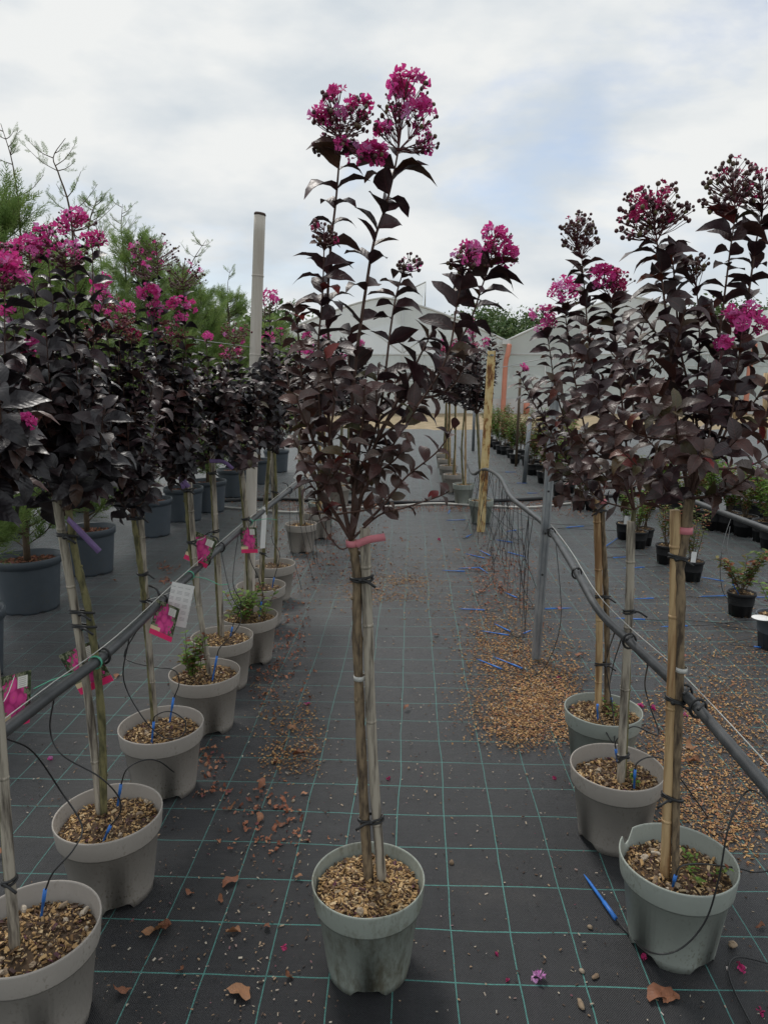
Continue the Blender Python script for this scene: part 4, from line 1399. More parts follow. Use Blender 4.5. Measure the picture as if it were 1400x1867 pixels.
LG = 'leafy crape myrtle farther along the row past the bamboo post'
for i, (x, y) in enumerate(((549, 954), (580, 933), (586, 915), (618, 884), (632, 864), (646, 846))):
    far_tree('LF%d' % i, x, y, ['small crape myrtle in a pale taupe pot near the white hose', 'crape myrtle in a taupe pot just before the white hose', 'crape myrtle in a sage pot just past the white hose'][i] if i < 3 else LG,
             'crape myrtles past the bamboo post', pot_mat='pot_sage' if i in (2, 4) else 'pot_taupe', hgt=1.75 + 0.1 * (i % 3), w=0.24, flowers=2 + i % 2, nsh=26 if i else 14, cane='stake_tan' if i in (1, 2) else 'stake_grey', pm='petal')
RG = 'crape myrtle in a distant pot beyond the peeling yellow post'
for i, (x, y) in enumerate(((877, 911), (845, 882), (826, 864), (818, 848), (813, 836), (808, 826))):
    far_tree('RF%d' % i, x, y, ['crape myrtle in a sage pot right beside the peeling yellow post', 'crape myrtle in a sage pot with a tall tan cane'][i] if i < 2 else RG,
             'crape myrtles beyond the yellow post', pot_mat='pot_sage' if i < 2 else 'pot_taupe', hgt=1.85 if i % 2 else 1.95, w=0.2, flowers=4, nsh=26, cane='stake_tan' if i else 'stake_grey', r=0.125, pm='petal_dark' if i % 2 else 'petal', lean=-0.04 if i == 0 else 0.0)

# ------------------------------------------------------------------ conifers in slate pots
def spray_template(seed):
    rr = random.Random(seed)
    V, Fc = [], []

    def strip(p0, p1, w0, w1):
        p0, p1 = Vector(p0), Vector(p1)
        d = (p1 - p0).normalized()
        s_ = d.cross(Vector((0, 0, 1)))
        s_ = s_.normalized() if s_.length > .01 else Vector((1, 0, 0))
        s_ = (s_ + Vector((0, 0, rr.uniform(-.5, .5)))).normalized()
        b0 = len(V)
        V.extend([p0 - s_ * w0, p0 + s_ * w0, p1 + s_ * w1, p1 - s_ * w1])
        Fc.append((b0, b0 + 1, b0 + 2, b0 + 3))
    strip((0, 0, 0), (0, 0.55, 0.0), .012, .012)
    strip((0, 0.55, 0), (0, 1, 0.08), .014, .003)
    for i in range(7):
        y = 0.1 + 0.115 * i
        for sx in (-1, 1):
            L = (0.36 - 0.035 * i) * rr.uniform(.7, 1.25)
            e = (sx * L * 0.62, y + L * 0.85, rr.uniform(-.10, .16))
            strip((0, y, 0), e, .016, .004)
            m_p = (sx * L * .3, y + L * .42, e[2] * .5)
            strip(m_p, (m_p[0] + sx * L * .05, m_p[1] + L * .5, m_p[2] + rr.uniform(-.06, .12)), .014, .003)
            if i < 4:
                strip(m_p, (m_p[0] + sx * L * .42, m_p[1] + L * .16, m_p[2] + rr.uniform(-.06, .12)), .014, .003)
    return np.array([tuple(v) for v in V]), np.array(Fc)


SPRAY = [spray_template(i) for i in range(4)]


def spray_branch(p, T_, mb, lv, size, k):
    n = len(p)
    for i in range(k):
        t = 0.15 + 0.85 * (i + random.random()) / k
        j = min(int(t * (n - 1)), n - 2)
        q = p[j].lerp(p[j + 1], t * (n - 1) - j)
        d0 = (p[j + 1] - p[j]).normalized()
        d = d0 * 0.8 + Vector((random.gauss(0, .45), random.gauss(0, .45), random.gauss(.2, .35)))
        lv[random.randrange(4)].append(np.array(frame(d, Vector((random.gauss(0, 1), random.gauss(0, 1), 1)), size * random.uniform(.65, 1.25) * (1.1 - .35 * t), q)))


def conifer(px_, ybot, label, top, r=0.20, h=0.34, width=0.5, leaders=(), nb=130, Yc=None, low=0.30, group='conifers in slate pots', sz=0.17, pot=True):
    front = G(px_, ybot, 0)
    c = front + (front - Vector((0, 0, 0))).normalized() * (r * 0.78)
    c.z = 0
    root = thing('potted_conifer', c, label, 'conifer', group)
    if pot:
        M = Matrix.Translation(c)
        pr = [(r * .78, 0), (r * .80, 0.0), (r * .81, .02), (r * .93, h - .06), (r * .935, h - .05), (r * .985, h - .048), (r, h - .005), (r * .985, h), (r * .94, h - .004), (r * .90, h - .06)]
        V, Fc = lathe(pr, 48, lambda a: 0.012 if math.sin(a * 7) > .6 else 0.0)
        V = [(x * (1 + 0.006 * math.sin(24 * math.atan2(y, x)) * (z < h - .06)), y * (1 + 0.006 * math.sin(24 * math.atan2(y, x)) * (z < h - .06)), z) for x, y, z in V]
        put('pot', MB().add(V, Fc).mesh('pot', 'pot_slate'), root, M)
        so = put('soil', soil_mesh(r * .925, h - .05), root, M)
        put('mulch', mulch_mesh(r * .9, h - .045, 240, .022, 'litter_red'), so, M, kind='stuff')
    tz = top + 0.12
    mb = MB()
    mb.tube(crv([c + Vector((0, 0, h - .06)), c + Vector((.02, 0, tz * .5)), c + Vector((0, .02, tz * 0.97))], 16), [.022 - .019 * i / 15 for i in range(16)], 7)
    put('trunk', mb.mesh('trunk', 'twig_brown'), root)
    mb = MB()
    lv = [[], [], [], []]
    z0 = h + .03
    for i in range(nb):
        t = (i + random.random()) / nb
        z = z0 + (tz - z0) * t ** 0.9
        a = random.uniform(0, 2 * PI)
        L = width * (1 - t) ** 0.62 * random.uniform(.6, 1.1) + .10
        b0 = c + Vector((0, 0, z))
        tip = b0 + Vector((math.cos(a) * L, math.sin(a) * L, L * random.uniform(.45, .95)))
        p = crv([b0, b0.lerp(tip, .5) - Vector((0, 0, L * .10)), tip], 7)
        mb.tube(p, [.005, .0045, .004, .0035, .003, .002, .0012], 4, cap=False)
        spray_branch(p, c, mb, lv, sz, int(6 + L * 30))
    for ld in leaders:
        p = crv(pxs(ld, c.y), 16)
        p[0].z = min(p[0].z, tz * .8)
        mb.tube(p, [.007 - .0055 * i / 15 for i in range(16)], 5, cap=False)
        for i in range(14):
            j = random.randrange(2, 15)
            a = random.choice((-1, 1))
            L = (.34 - .016 * j) * random.uniform(.5, 1.1)
            tp = p[j] + Vector((a * L * random.uniform(.5, .8), random.gauss(0, .06), L * random.uniform(.35, .75)))
            q = crv([p[j], p[j].lerp(tp, .5) - Vector((0, 0, L * .1)), tp], 6)
            mb.tube(q, [.003, .0026, .0022, .0018, .0014, .001], 4, cap=False)
            spray_branch(q, c, mb, lv, sz * .42, int(3 + L * 14))
    cwn = put('crown', mb.mesh('crown', 'twig_brown'), root)
    fm = MB()
    for k in range(4):
        fm.inst(SPRAY[k], lv[k])
    put('foliage', fm.mesh('foliage', 'leaf_conifer'), cwn, kind='stuff')
    return c


conifer(-60, 1260, 'feathery conifer in a slate pot beside the edge-on picture label', 1.9, width=.42)
conifer(60, 1122, 'tallest conifer with two bare leading twigs, in a slate pot', 2.25, width=.55, nb=140,
        leaders=([(40, 560), (37, 405), (24, 300), (2, 225)], [(140, 560), (130, 394), (108, 318), (98, 286), (120, 252)]))
conifer(166, 1052, 'conifer in the slate pot behind the longest purple strap', 2.05, width=.55, leaders=([(150, 500), (165, 400), (178, 365)],))
conifer(278, 981, 'conifer in a slate pot seen between two grey canes', 2.4, width=.6, nb=130, leaders=([(230, 500), (222, 420), (224, 372)], [(190, 520), (180, 440), (172, 386)]))
conifer(338, 953, 'conifer in a slate pot behind the rosy crape myrtle', 2.25, width=.6, leaders=([(320, 560), (350, 480), (376, 438)],))
conifer(382, 936, 'conifer in a slate pot mostly hidden behind a cane', 2.1, width=.55, nb=100)
conifer(428, 908, 'conifer in a slate pot just before the black seam, near the bamboo post', 2.2, width=.6, nb=100, leaders=([(420, 600), (415, 530), (420, 492)],))
conifer(474, 884, 'conifer in a slate pot past the black seam', 2.0, width=.6, nb=90)
conifer(505, 862, 'bushy conifer farthest along the slate pot row', 2.1, width=.65, nb=90)
conifer(150, 935, 'conifer of the rear row, rising behind the slate pots', 2.35, width=.75, nb=130, sz=.2)
conifer(20, 985, 'broad conifer of the rear row behind the tallest conifer', 2.2, width=.8, nb=130, sz=.2)

# ------------------------------------------------------------------ small black pots with young shrubs
def shrub(px_, ybot, label, hgt=0.35, w=0.13, n=10, r=0.085, h=0.155, mat='leaf_mixed', group='young shrubs in small black pots', lsz=0.028, tag_=False, flowers=0, pot_mat='pot_black'):
    f = G(px_, ybot, 0)
    c = f + f.normalized() * (r * .75)
    c.z = 0
    root = thing('potted_shrub', c, label, 'shrub', group)
    M = Matrix.Translation(c)
    pr = [(r * .72, 0), (r * .74, 0), (r * .92, h - .022), (r * .985, h - .020), (r, h - .003), (r * .985, h), (r * .93, h - .003), (r * .88, h * .5)]
    V, Fc = lathe(pr, 32, lambda a: 0.014 if math.sin(a * 4 + 1) > .75 else 0.0)
    put('pot', MB().add(V, Fc).mesh('pot', pot_mat), root, M)
    so = put('soil', soil_mesh(r * .9, h - .022, 16), root, M)
    if f.y < 7:
        put('mulch', mulch_mesh(r * .87, h - .018, 110, .012, 'chip'), so, M, kind='stuff')
    mb = MB()
    lv = {0: [], 1: [], 2: []}
    fl = []
    for i in range(n):
        a = random.uniform(0, 2 * PI)
        q = math.sqrt(random.random())
        b0 = c + Vector((random.gauss(0, .012), random.gauss(0, .012), h - .03))
        tip = c + Vector((math.cos(a) * w * q, math.sin(a) * w * q, h + hgt * random.uniform(.55, 1.05)))
        p = crv([b0, b0.lerp(tip, .5) + Vector((0, 0, .02)), tip], 10)
        mb.tube(p, [.0025 - .0015 * k / 9 for k in range(10)], 5)
        L = (tip - b0).length
        k = max(6, int(L / .011))
        for s_ in range(k):
            t = .25 + .75 * s_ / k
            j = min(int(t * 9), 8)
            ps = p[j].lerp(p[j + 1], t * 9 - j)
            aa = s_ * 2.4 + a
            d = Vector((math.cos(aa), math.sin(aa), random.uniform(-.1, .8)))
            lv[random.randrange(3)].append(np.array(frame(d, (random.gauss(0, .3), random.gauss(0, .3), 1), lsz * 1.25 * random.uniform(.6, 1.25), ps + Vector((math.cos(aa), math.sin(aa), 0)) * .004)))
        if i < flowers:
            fl.append(np.array(rand_rot(.02, tip)))
    for k, ms in lv.items():
        mb.inst(LEAF_SMALL[k], ms, 1)
    mats = ['twig_brown', mat]
    if fl:
        mb.inst(FLOWER[0], fl, 2)
        mats.append('petal')
    put('foliage', mb.mesh('foliage', mats), root, kind='stuff')
    if tag_:
        me = MB().box((0, 0, 0), (.035, .001, .075)).mesh('paper_tag', 'white_card', False)
        put('paper_tag', me, root, Matrix.Translation(c + Vector((-r * .2, -r * .75, h + .035))) @ Matrix.Rotation(.1, 4, 'Y') @ Matrix.Rotation(-.12, 4, 'X'))
    return root


shrub(1347, 1127, 'young shrub in a black pot, alone on open fabric near the white disc', .27, .15, 12, .083, .15, lsz=.034)
shrub(1258, 1062, 'young shrub in a black pot with a white tag, behind the pink-taped trunk', .42, .13, 9, .083, .15, tag_=True)
shrub(1212, 1030, 'young shrub in a black pot close behind a tan cane', .4, .12, 10, .083, .15)
shrub(1160, 1002, 'reddish green shrub in a black pot behind the grey split cane', .36, .13, 10, .085, .15, mat='leaf_green')
shrub(1138, 985, 'white-tagged shrub at the back of a cluster of three black pots', .36, .12, 10, .085, .15, tag_=True, mat='leaf_green')
shrub(1172, 996, 'pink-flowered shrub of the three-pot cluster', .38, .13, 10, .085, .15, flowers=5)
shrub(1054, 930, 'whitish-tagged shrub near the end of the white hose', .4, .13, 10, .085, .15, tag_=True)
shrub(1078, 932, 'orange-pink flowered shrub near the end of the white hose', .42, .14, 10, .085, .15, flowers=5)
SG = 'red and green shrub in a distant line of small black pots'
for i, (x, y) in enumerate(((1020, 908), (1035, 900), (990, 882), (984, 868), (970, 867), (960, 850), (938, 846), (948, 838), (920, 830), (912, 828), (932, 836), (897, 816), (905, 820), (1000, 885), (976, 858), (890, 810), (925, 824), (1012, 878))):
    shrub(x, y, 'white-tagged shrub in the distant line of small black pots' if x == 938 else (SG if i % 3 else 'plain green shrub in a distant line of small black pots'), random.uniform(.55, .85), .2, 13, .1, .17, lsz=.04, group='distant line of shrubs in black pots', tag_=(x == 938), mat='leaf_mixed' if i % 3 else 'leaf_green')
EG = 'leafy shrub in the far row of pots under the second pipe'
for i, (x, y) in enumerate(((1235, 948), (1262, 952), (1295, 968), (1325, 972), (1355, 980), (1390, 990), (1180, 930), (1140, 915), (1405, 1005), (1290, 940), (1340, 950), (1380, 955), (1215, 930))):
    shrub(x, y, ('green leafy shrub in the far row of pots under the second pipe', 'pink-flowered shrub in the far row of pots under the second pipe', 'green leafy shrub in the far row of pots under the second pipe')[i % 3], random.uniform(.32, .55), .19, 14, .11, .19, lsz=.038, group='far row of pots under the second pipe', mat=('leaf_green', 'leaf_mixed', 'leaf_green')[i % 3], flowers=3 if i % 3 == 1 else 0, pot_mat='pot_black')
shrub(1408, 1190, 'grey pot with a white disc lying over its rim', .16, .12, 6, .10, .19, mat='leaf_green', pot_mat='pot_slate', group=None)
c = P(1392, 1119, G(1408, 1190).y - .03)
me = MB().add(*lathe([(.001, .002), (.045, .002), (.048, 0), (.045, -.002), (.001, -.002)], 28)).mesh('white_disc', 'white_card')
put('white_disc', me, None, Matrix.Translation(Vector((c.x, c.y + .02, 0.193))), label='flat white disc lying on the rim of the grey pot', category='disc')

# ------------------------------------------------------------------ posts
p = [G(452, 1150, 0) - Vector((0, 0, .03)), P(462, 760, G(452, 1150).y), P(474, 393, G(452, 1150).y)]
Yp = p[0].y
root = thing('bamboo_post', (p[0].x, p[0].y, 0), 'thick whitewashed bamboo post with a dark cut top, carrying the wire', 'post')
mb = MB()
q = crv(p, 26)
mb.tube(q, [.031 - .002 * i / 25 for i in range(26)], 20)
for t in (.22, .45, .66, .865):
    k = int(t * 25)
    d = (q[k + 1] - q[k]).normalized() * .006
    a0 = q[k].lerp(q[k + 1], .3)
    mb.tube([a0 - d, a0 - d * .3, a0 + d * .3, a0 + d], [.0295, .0315, .0315, .0295], 20, cap=False)
put('cane', mb.mesh('cane', 'post_bamboo'), root)
mb = MB()
mb.tube([q[-1], q[-1] + Vector((.001, 0, .006)), q[-1] + Vector((.002, 0, .013))], [.0295, .031, .027], 20)
put('cut_top', mb.mesh('cut_top', 'post_top'), root)

pb = G(976, 1202, 0)
Yg = pb.y
root = thing('galvanised_post', pb, 'grey galvanised steel channel post by the blue drip spikes', 'post')
top = P(1014, 690, Yg)
mb = MB()
ax = (top - pb).normalized()
e1 = (Vector((1, 0, 0)) - ax * ax.x).normalized()
e2 = ax.cross(e1)
prof = [(-.020, .017), (-.020, -.017), (-.013, -.017), (-.007, -.011), (.007, -.011), (.013, -.017), (.020, -.017), (.020, .017), (.016, .017), (.016, -.010), (-.016, -.010), (-.016, .017)]
V, Fc = [], []
for i in range(2):
    o_ = pb - ax * .02 if i == 0 else top
    for a_, b__ in prof:
        V.append(o_ + e1 * a_ + e2 * b__)
k = len(prof)
for j in range(k):
    Fc.append((j, (j + 1) % k, k + (j + 1) % k, k + j))
for base_i in (0, k):
    for quad in ((0, 1, 2, 11), (2, 3, 10, 11), (3, 4, 9, 10), (4, 5, 6, 9), (6, 7, 8, 9)):
        Fc.append(tuple(base_i + z for z in quad))
mb.add(V, Fc)
put('channel', mb.mesh('channel', 'galvanised', False), root)
for zz in (.45, .66, .87):
    hb = pb + ax * zz - e2 * .0112
    put('bolt_hole', MB().tube([hb + e2 * .001, hb - e2 * .0012], .0055, 12).mesh('bolt_hole', 'rubber'), root)

pb = G(876, 969, 0)
Yr = pb.y
root = thing('rusty_post', pb, 'square steel post with peeling yellow paint and rust', 'post')
top = P(896, 640, Yr)
mb = MB()
ax = (top - pb).normalized()
V = []
for i in range(9):
    o_ = pb - Vector((0, 0, .02)) + (top - pb + Vector((0, 0, .02))) * (i / 8)
    for a_, b__ in ((-1, -1), (1, -1), (1, 1), (-1, 1)):
        V.append(o_ + Vector((a_ * .034, b__ * .034, 0)))
Fc = [(i * 4 + j, i * 4 + (j + 1) % 4, i * 4 + 4 + (j + 1) % 4, i * 4 + 4 + j) for i in range(8) for j in range(4)] + [(32, 33, 34, 35)]
mb.add(V, Fc)
put('shaft', mb.mesh('shaft', 'rust_post', False), root)
mb = MB()
tq = top
mb.tube([tq + Vector((0, 0, -.045)), tq + Vector((0, 0, -.03))], .052, 4)
put('wire_clip', mb.mesh('wire_clip', 'galvanised', False), root)
far_posts = [((955, 880), (966, 760), 'slim grey post standing among the distant shrubs'), ((940, 850), (948, 690), 'slim brown rod behind the distant shrubs'), ((862, 822), (866, 700), 'thin grey post far along the row of the yellow post')]
for (b0, t0, lb) in far_posts:
    pb = G(*b0)
    me = MB().tube([pb - Vector((0, 0, .02)), P(t0[0], t0[1], pb.y)], .03 if 'grey' in lb else .022, 8).mesh('slim_post', 'galvanised' if 'grey' in lb else 'twig_brown')
    put('slim_post', me, None, local(me, pb), label=lb, category='post')
for x, y, t in ((1338, 800, 690), (1392, 800, 680)):
    pb = G(x, y)
    me = MB().tube([pb - Vector((0, 0, .02)), P(x + 4, t, pb.y)], .06, 8).mesh('wooden_post', 'stake_tan')
    put('wooden_post', me, None, local(me, pb), label='short weathered wooden post in front of the greenhouse wall', category='post', group='wooden posts before the greenhouse')

# ------------------------------------------------------------------ irrigation pipes, wires
ZL, ZR = .667, .677
LPIPE = crv([G(-120, 1436, ZL)] + [G(x, y, ZL) for x, y in ((0, 1340), (100, 1262), (200, 1187), (300, 1092), (400, 1000), (470, 940), (545, 880), (580, 850))] + [Vector((-.86, 8.2, .64))], 60)
me = MB().tube(LPIPE, .0140, 12).mesh('irrigation_pipe', 'pipe')
put('irrigation_pipe', me, None, local(me, LPIPE[0]), label='black irrigation pipe along the row with the picture labels', category='pipe')
rp = [G(1520, 1585, ZR), G(1400, 1440, ZR), G(1250, 1268, ZR), G(1150, 1172, ZR), G(1090, 1112, ZR), G(1045, 1035, ZR), G(1000, 965, ZR)]
yy = rp[-1].y
rp2 = [P(960, 930, yy + .5), P(930, 905, yy + 1.2), P(912, 872, yy + 2.0), P(893, 858, yy + 2.7), P(880, 856, Yr - .05), P(862, 864, Yr + .7), P(852, 846, Yr + 1.6), P(838, 815, Yr + 4)]
RPIPE = crv(rp + rp2, 70)
me = MB().tube(RPIPE, [.0125] * 34 + [.0145] * 36, 12).mesh('irrigation_pipe', 'pipe')
put('irrigation_pipe', me, None, local(me, RPIPE[0]), label='dark irrigation pipe sagging between the galvanised post and the yellow post', category='pipe')
p = [G(1120, 860, .62), G(1180, 880, .62), G(1240, 905, .62), G(1320, 936, .62), G(1400, 966, .62), G(1500, 1006, .62)]
me = MB().tube(crv(p, 24), .017, 10).mesh('irrigation_pipe', 'pipe')
put('irrigation_pipe', me, None, local(me, p[0]), label='second irrigation pipe above the far row of leafy shrubs', category='pipe')


def wire(name, pts, r, mat, label, cat='wire', n=40):
    me = MB().tube(crv(pts, n), r, 5).mesh(name, mat)
    put(name, me, None, local(me, pts[0]), label=label, category=cat)


wire('tension_wire', [P(-60, 530, 1.35), P(0, 545, 1.6), P(110, 570, 2.0), P(260, 602, 2.6), P(370, 621, 3.2), P(456, 633, Yp - .03), P(530, 648, 5.2), P(600, 655, 8)], .0016, 'wire', 'thin grey tension wire running to the bamboo post at head height')
wire('tension_wire', [v + Vector((.012, 0, .035)) for v in LPIPE[4::8]], .0013, 'twine_white', 'white wire just above the pipe with the picture labels')
wire('tension_wire', [v + Vector((.012, 0, .030)) for v in RPIPE[1:34:5]], .0013, 'twine_white', 'white wire just above the sagging dark pipe')
wire('tension_wire', [P(800, 680, 12), P(900, 672, 12), P(985, 655, 12), P(1240, 610, 10)], .006, 'wire', 'faint wire crossing before the greenhouse wall')
for (x, y) in ((1012, 968), (1068, 1042), (1163, 1150), (1252, 1262), (1275, 1285)):
    c = min(RPIPE, key=lambda v: (Vector(proj(v)) - Vector((x, y))).length)
    mb = MB()
    mb.tube([c + Vector((-.02 * math.cos(g) * .9, .0, .022 * math.sin(g))) for g in np.linspace(0, 2 * PI, 14)], .0035, 6, cap=False)
    mb.tube(crv([c + Vector((0, -.02, .02)), c + Vector((-.012, -.05, .034)), c + Vector((-.03, -.07, .03))], 6), .0035, 6)
    me = mb.mesh('pipe_hanger', 'rubber')
    put('pipe_hanger', me, None, local(me, c), label='black rubber hanger looped round the sagging dark pipe', category='hanger', group='rubber hangers on the dark pipe')
for (x, y) in ((190, 1196), (290, 1100), (372, 1022), (400, 1000), (530, 892)):
    c = min(LPIPE, key=lambda v: (Vector(proj(v)) - Vector((x, y))).length)
    mb = MB()
    mb.tube([c + Vector((-.02 * math.cos(g) * .9, .0, .022 * math.sin(g))) for g in np.linspace(0, 2 * PI, 14)], .0035, 6, cap=False)
    mb.tube(crv([c + Vector((0, -.02, .02)), c + Vector((-.014, -.01, .045)), c + Vector((-.045, .01, .05))], 6), .0038, 6)
    me = mb.mesh('pipe_hanger', 'rubber')
    put('pipe_hanger', me, None, local(me, c), label='black rubber hanger on the pipe with the picture labels', category='hanger', group='rubber hangers on the label pipe')
for (x, y, e) in ((165, 1210, [(130, 1228), (95, 1240), (62, 1256)]), (352, 1046, [(375, 1055), (400, 1066), (416, 1065)]), (450, 952, [(470, 948), (490, 946), (505, 948)])):
    c = min(LPIPE, key=lambda v: (Vector(proj(v)) - Vector((x, y))).length)
    mb = MB()
    for t in range(2):
        mb.tube([c + Vector((-.0175 * math.cos(g), .004 * t, .0175 * math.sin(g))) for g in np.linspace(0, 2 * PI, 14)], .0016, 5, cap=False)
    mb.tube(crv([c + Vector((-.0175, 0, 0))] + [P(a_, b__, c.y + .01) for a_, b__ in e], 10), .0014, 5)
    me = mb.mesh('twine_tie', 'twine_green')
    put('twine_tie', me, None, local(me, c), label='green twine knotted round the pipe with the picture labels', category='twine', group='green twine ties')

# ------------------------------------------------------------------ picture labels
def card(name, corners_c, w, h_, rot, mat, label, group=None, string=None):
    me = _meshes.get((name, mat, w))
    if me is None:
        mb = MB().box((0, 0, 0), (w, .0012, h_))
        me = mb.mesh(name, mat, False)
        _meshes[(name, mat, w)] = me
    root = put(name, me, None, Matrix.Translation(Vector(corners_c)) @ rot, label=label, category='label', group=group)
    if string:
        mb = MB()
        mb.tube(crv(string, 6), .001, 5, cap=False)
        put('string', mb.mesh('string', 'twine_white'), root)


def R3(y=0, z=0, x=0):
    return Matrix.Rotation(math.radians(z), 4, 'Z') @ Matrix.Rotation(math.radians(y), 4, 'Y') @ Matrix.Rotation(math.radians(x), 4, 'X')


def lab(px_, py_, Y_, w, h_, y, z, mat, label, key, sy):
    s = at_height(TREES[key]['stake'], sy)
    c = P(px_, py_, Y_)
    rot = R3(y, z)
    topc = c + (rot @ Vector((0, 0, h_ / 2 - .004)))
    card('plant_label', c, w, h_, rot, mat, label, None, [s + Vector((0, -.012, 0)), s.lerp(topc, .5) + Vector((0, 0, -.008)), topc])


yL = lambda k: TREES[k]['Y']
lab(26, 1278, yL('L0') + .16, .085, .125, 8, 66, 'label_print', 'picture label of magenta blossom hung edge-on before the pipe end', 'L0', 1300)
lab(158, 1218, yL('L1') + .05, .10, .125, -24, 4, 'label_print', 'wide tilted picture label behind the purple-strapped tree', 'L1', 1140)
lab(300, 1132, yL('L2') - .02, .085, .115, 18, -12, 'label_print', 'picture label turned pink side down beside a white text card', 'L2', 1095)
lab(327, 1103, yL('L2') + .03, .075, .15, 14, 6, 'label_back', 'white card with columns of small grey text', 'L2', 1090)
lab(366, 1002, yL('L3') + .05, .10, .125, 24, 0, 'label_print', 'picture label tied behind the rosy tree, its band pointing to the pipe', 'L3', 985)
lab(454, 985, yL('L5') + .02, .082, .13, -2, 0, 'label_print', 'upright picture label in front of the bamboo post', 'L5', 950)
lab(481, 962, yL('L6') + .02, .035, .24, 6, 50, 'white_card', 'narrow blank white card hanging behind the bamboo post', 'L6', 900)
s_ = at_height(LPIPE, 872)
card('plant_label', P(552, 868, s_.y + .05), .10, .11, R3(38, 0), 'white_card', 'blank white card turned on its corner at the pipe', None, [s_, P(548, 880, s_.y + .05)])

# ------------------------------------------------------------------ drip lines: blue spike and thin black tube
def drip(spike, tube_pts, label, group=None, r=.0044, tr=.0021, cat='drip line'):
    a_, b__ = Vector(spike[0]), Vector(spike[1])          # a: where the tube enters, b: the point
    root = thing('drip_line', b__, label, cat, group)
    mb = MB()
    d = b__ - a_
    mb.tube([a_, a_ + d * .35, a_ + d * .36, a_ + d * .8, b__], [r, r, r * .75, r * .7, r * .15], 7)
    put('blue_spike', mb.mesh('blue_spike', 'blue_plastic'), root)
    if tube_pts:
        n_ = max(10, len(tube_pts) * 6)
        put('tube', MB().tube(crv([a_ + d * .05] + tube_pts, n_), tr, 5).mesh('tube', 'tube_black'), root)


def pipe_at(pipe, px_, py_):
    return min(pipe, key=lambda v: (Vector(proj(v)) - Vector((px_, py_))).length)


def pot_spike(key, a_, b__, pipe=None, mid=(), start=None, label=''):
    T = TREES[key]
    end = G(b__[0], b__[1], T['zs'] + .006)
    off = end - T['c']
    off.z = 0
    if off.length > .115:
        off *= .115 / off.length
        end = Vector((T['c'].x + off.x, T['c'].y + off.y, T['zs'] + .006))
    top_ = P(a_[0], a_[1], end.y)
    pts = [P(x, y, top_.y + dy) for x, y, dy in mid]
    if start:
        pts.append(pipe_at(pipe, *start) - Vector((0, 0, .014)))
    low = end + (end - top_) * .5
    root_pts = pts
    drip((top_, end - Vector((0, 0, .008))), root_pts, label)


pot_spike('L0', (83, 1622), (74, 1676), LPIPE, [(98, 1590, 0), (135, 1548, .03), (150, 1505, .1), (110, 1440, .12), (60, 1370, .05)], (15, 1330), 'drip line in the pot with the large pale stones')
pot_spike('L1', (221, 1430), (213, 1475), LPIPE, [(232, 1402, 0), (262, 1386, .05), (290, 1388, .1), (318, 1408, .15)], None, 'blue drip spike whose tube arches out over the pot rim')
pot_spike('L1', (202, 1505), (186, 1535), LPIPE, [(220, 1480, 0), (215, 1450, .0), (180, 1415, -.02), (112, 1375, -.02), (92, 1330, .0)], (108, 1262), 'drip line curling from the pipe to the tree with the purple strap')
pot_spike('L2', (317, 1272), (308, 1322), LPIPE, [(327, 1245, 0), (318, 1222, .0), (280, 1216, 0), (236, 1205, 0), (228, 1190, 0)], (252, 1140), 'drip line bent sharply below the pipe above the purple petals')
pot_spike('L2', (281, 1316), (276, 1358), LPIPE, [(284, 1305, 0), (310, 1297, .02), (338, 1315, .02), (332, 1342, 0), (300, 1345, -.02), (262, 1310, -.05), (226, 1240, -.05)], (240, 1150), 'drip line looping over the mulch with purple petals')
pot_spike('L3', (396, 1196), (386, 1245), LPIPE, [(402, 1180, 0), (430, 1150, .05), (440, 1120, .1), (420, 1080, .12)], (405, 996), 'drip line in the pot of the rosy crape myrtle')
pot_spike('L4', (424, 1143), (419, 1164), LPIPE, [(428, 1132, 0), (440, 1100, 0), (425, 1060, 0)], (440, 968), 'drip line in the pot with purple crumbs')
pot_spike('L5', (477, 1097), (472, 1128), LPIPE, [(480, 1085, 0), (470, 1050, 0), (455, 1010, 0)], (462, 948), 'drip line in the weedy pot')
pot_spike('L6', (500, 1053), (496, 1072), LPIPE, [(502, 1048, 0), (510, 1010, 0), (496, 980, 0)], (500, 918), 'drip line in the pot by the slanting cane')
pot_spike('R1', (1231, 1596), (1223, 1622), RPIPE, [(1240, 1580, 0), (1275, 1575, .03), (1340, 1582, .06), (1380, 1590, .1), (1440, 1580, .1)], None, 'drip line lying across the broken-rimmed pot')
pot_spike('R2', (1157, 1403), (1155, 1442), RPIPE, [(1162, 1390, 0), (1185, 1380, .03), (1215, 1388, .05), (1240, 1420, .08), (1290, 1490, .1)], None, 'drip line in the pot with white pebbles')
pot_spike('R2', (1122, 1366), (1126, 1392), RPIPE, [(1122, 1352, 0), (1140, 1332, 0), (1160, 1325, 0), (1200, 1340, .03), (1185, 1290, .05), (1175, 1250, .05)], (1180, 1208), 'drip line arching between the pot with white pebbles and the pipe')
pot_spike('R3', (1089, 1284), (1089, 1316), RPIPE, [(1094, 1310, -.05), (1110, 1345, -.1), (1120, 1350, -.1), (1116, 1290, -.02), (1105, 1220, 0), (1108, 1190, .0)], (1120, 1148), 'drip line at the foot of the tan cane near the galvanised post')
pot_spike('R3', (1113, 1272), (1117, 1294), RPIPE, [(1110, 1255, 0), (1118, 1210, 0)], (1135, 1160), 'short drip line among the yellow-green sprouts')
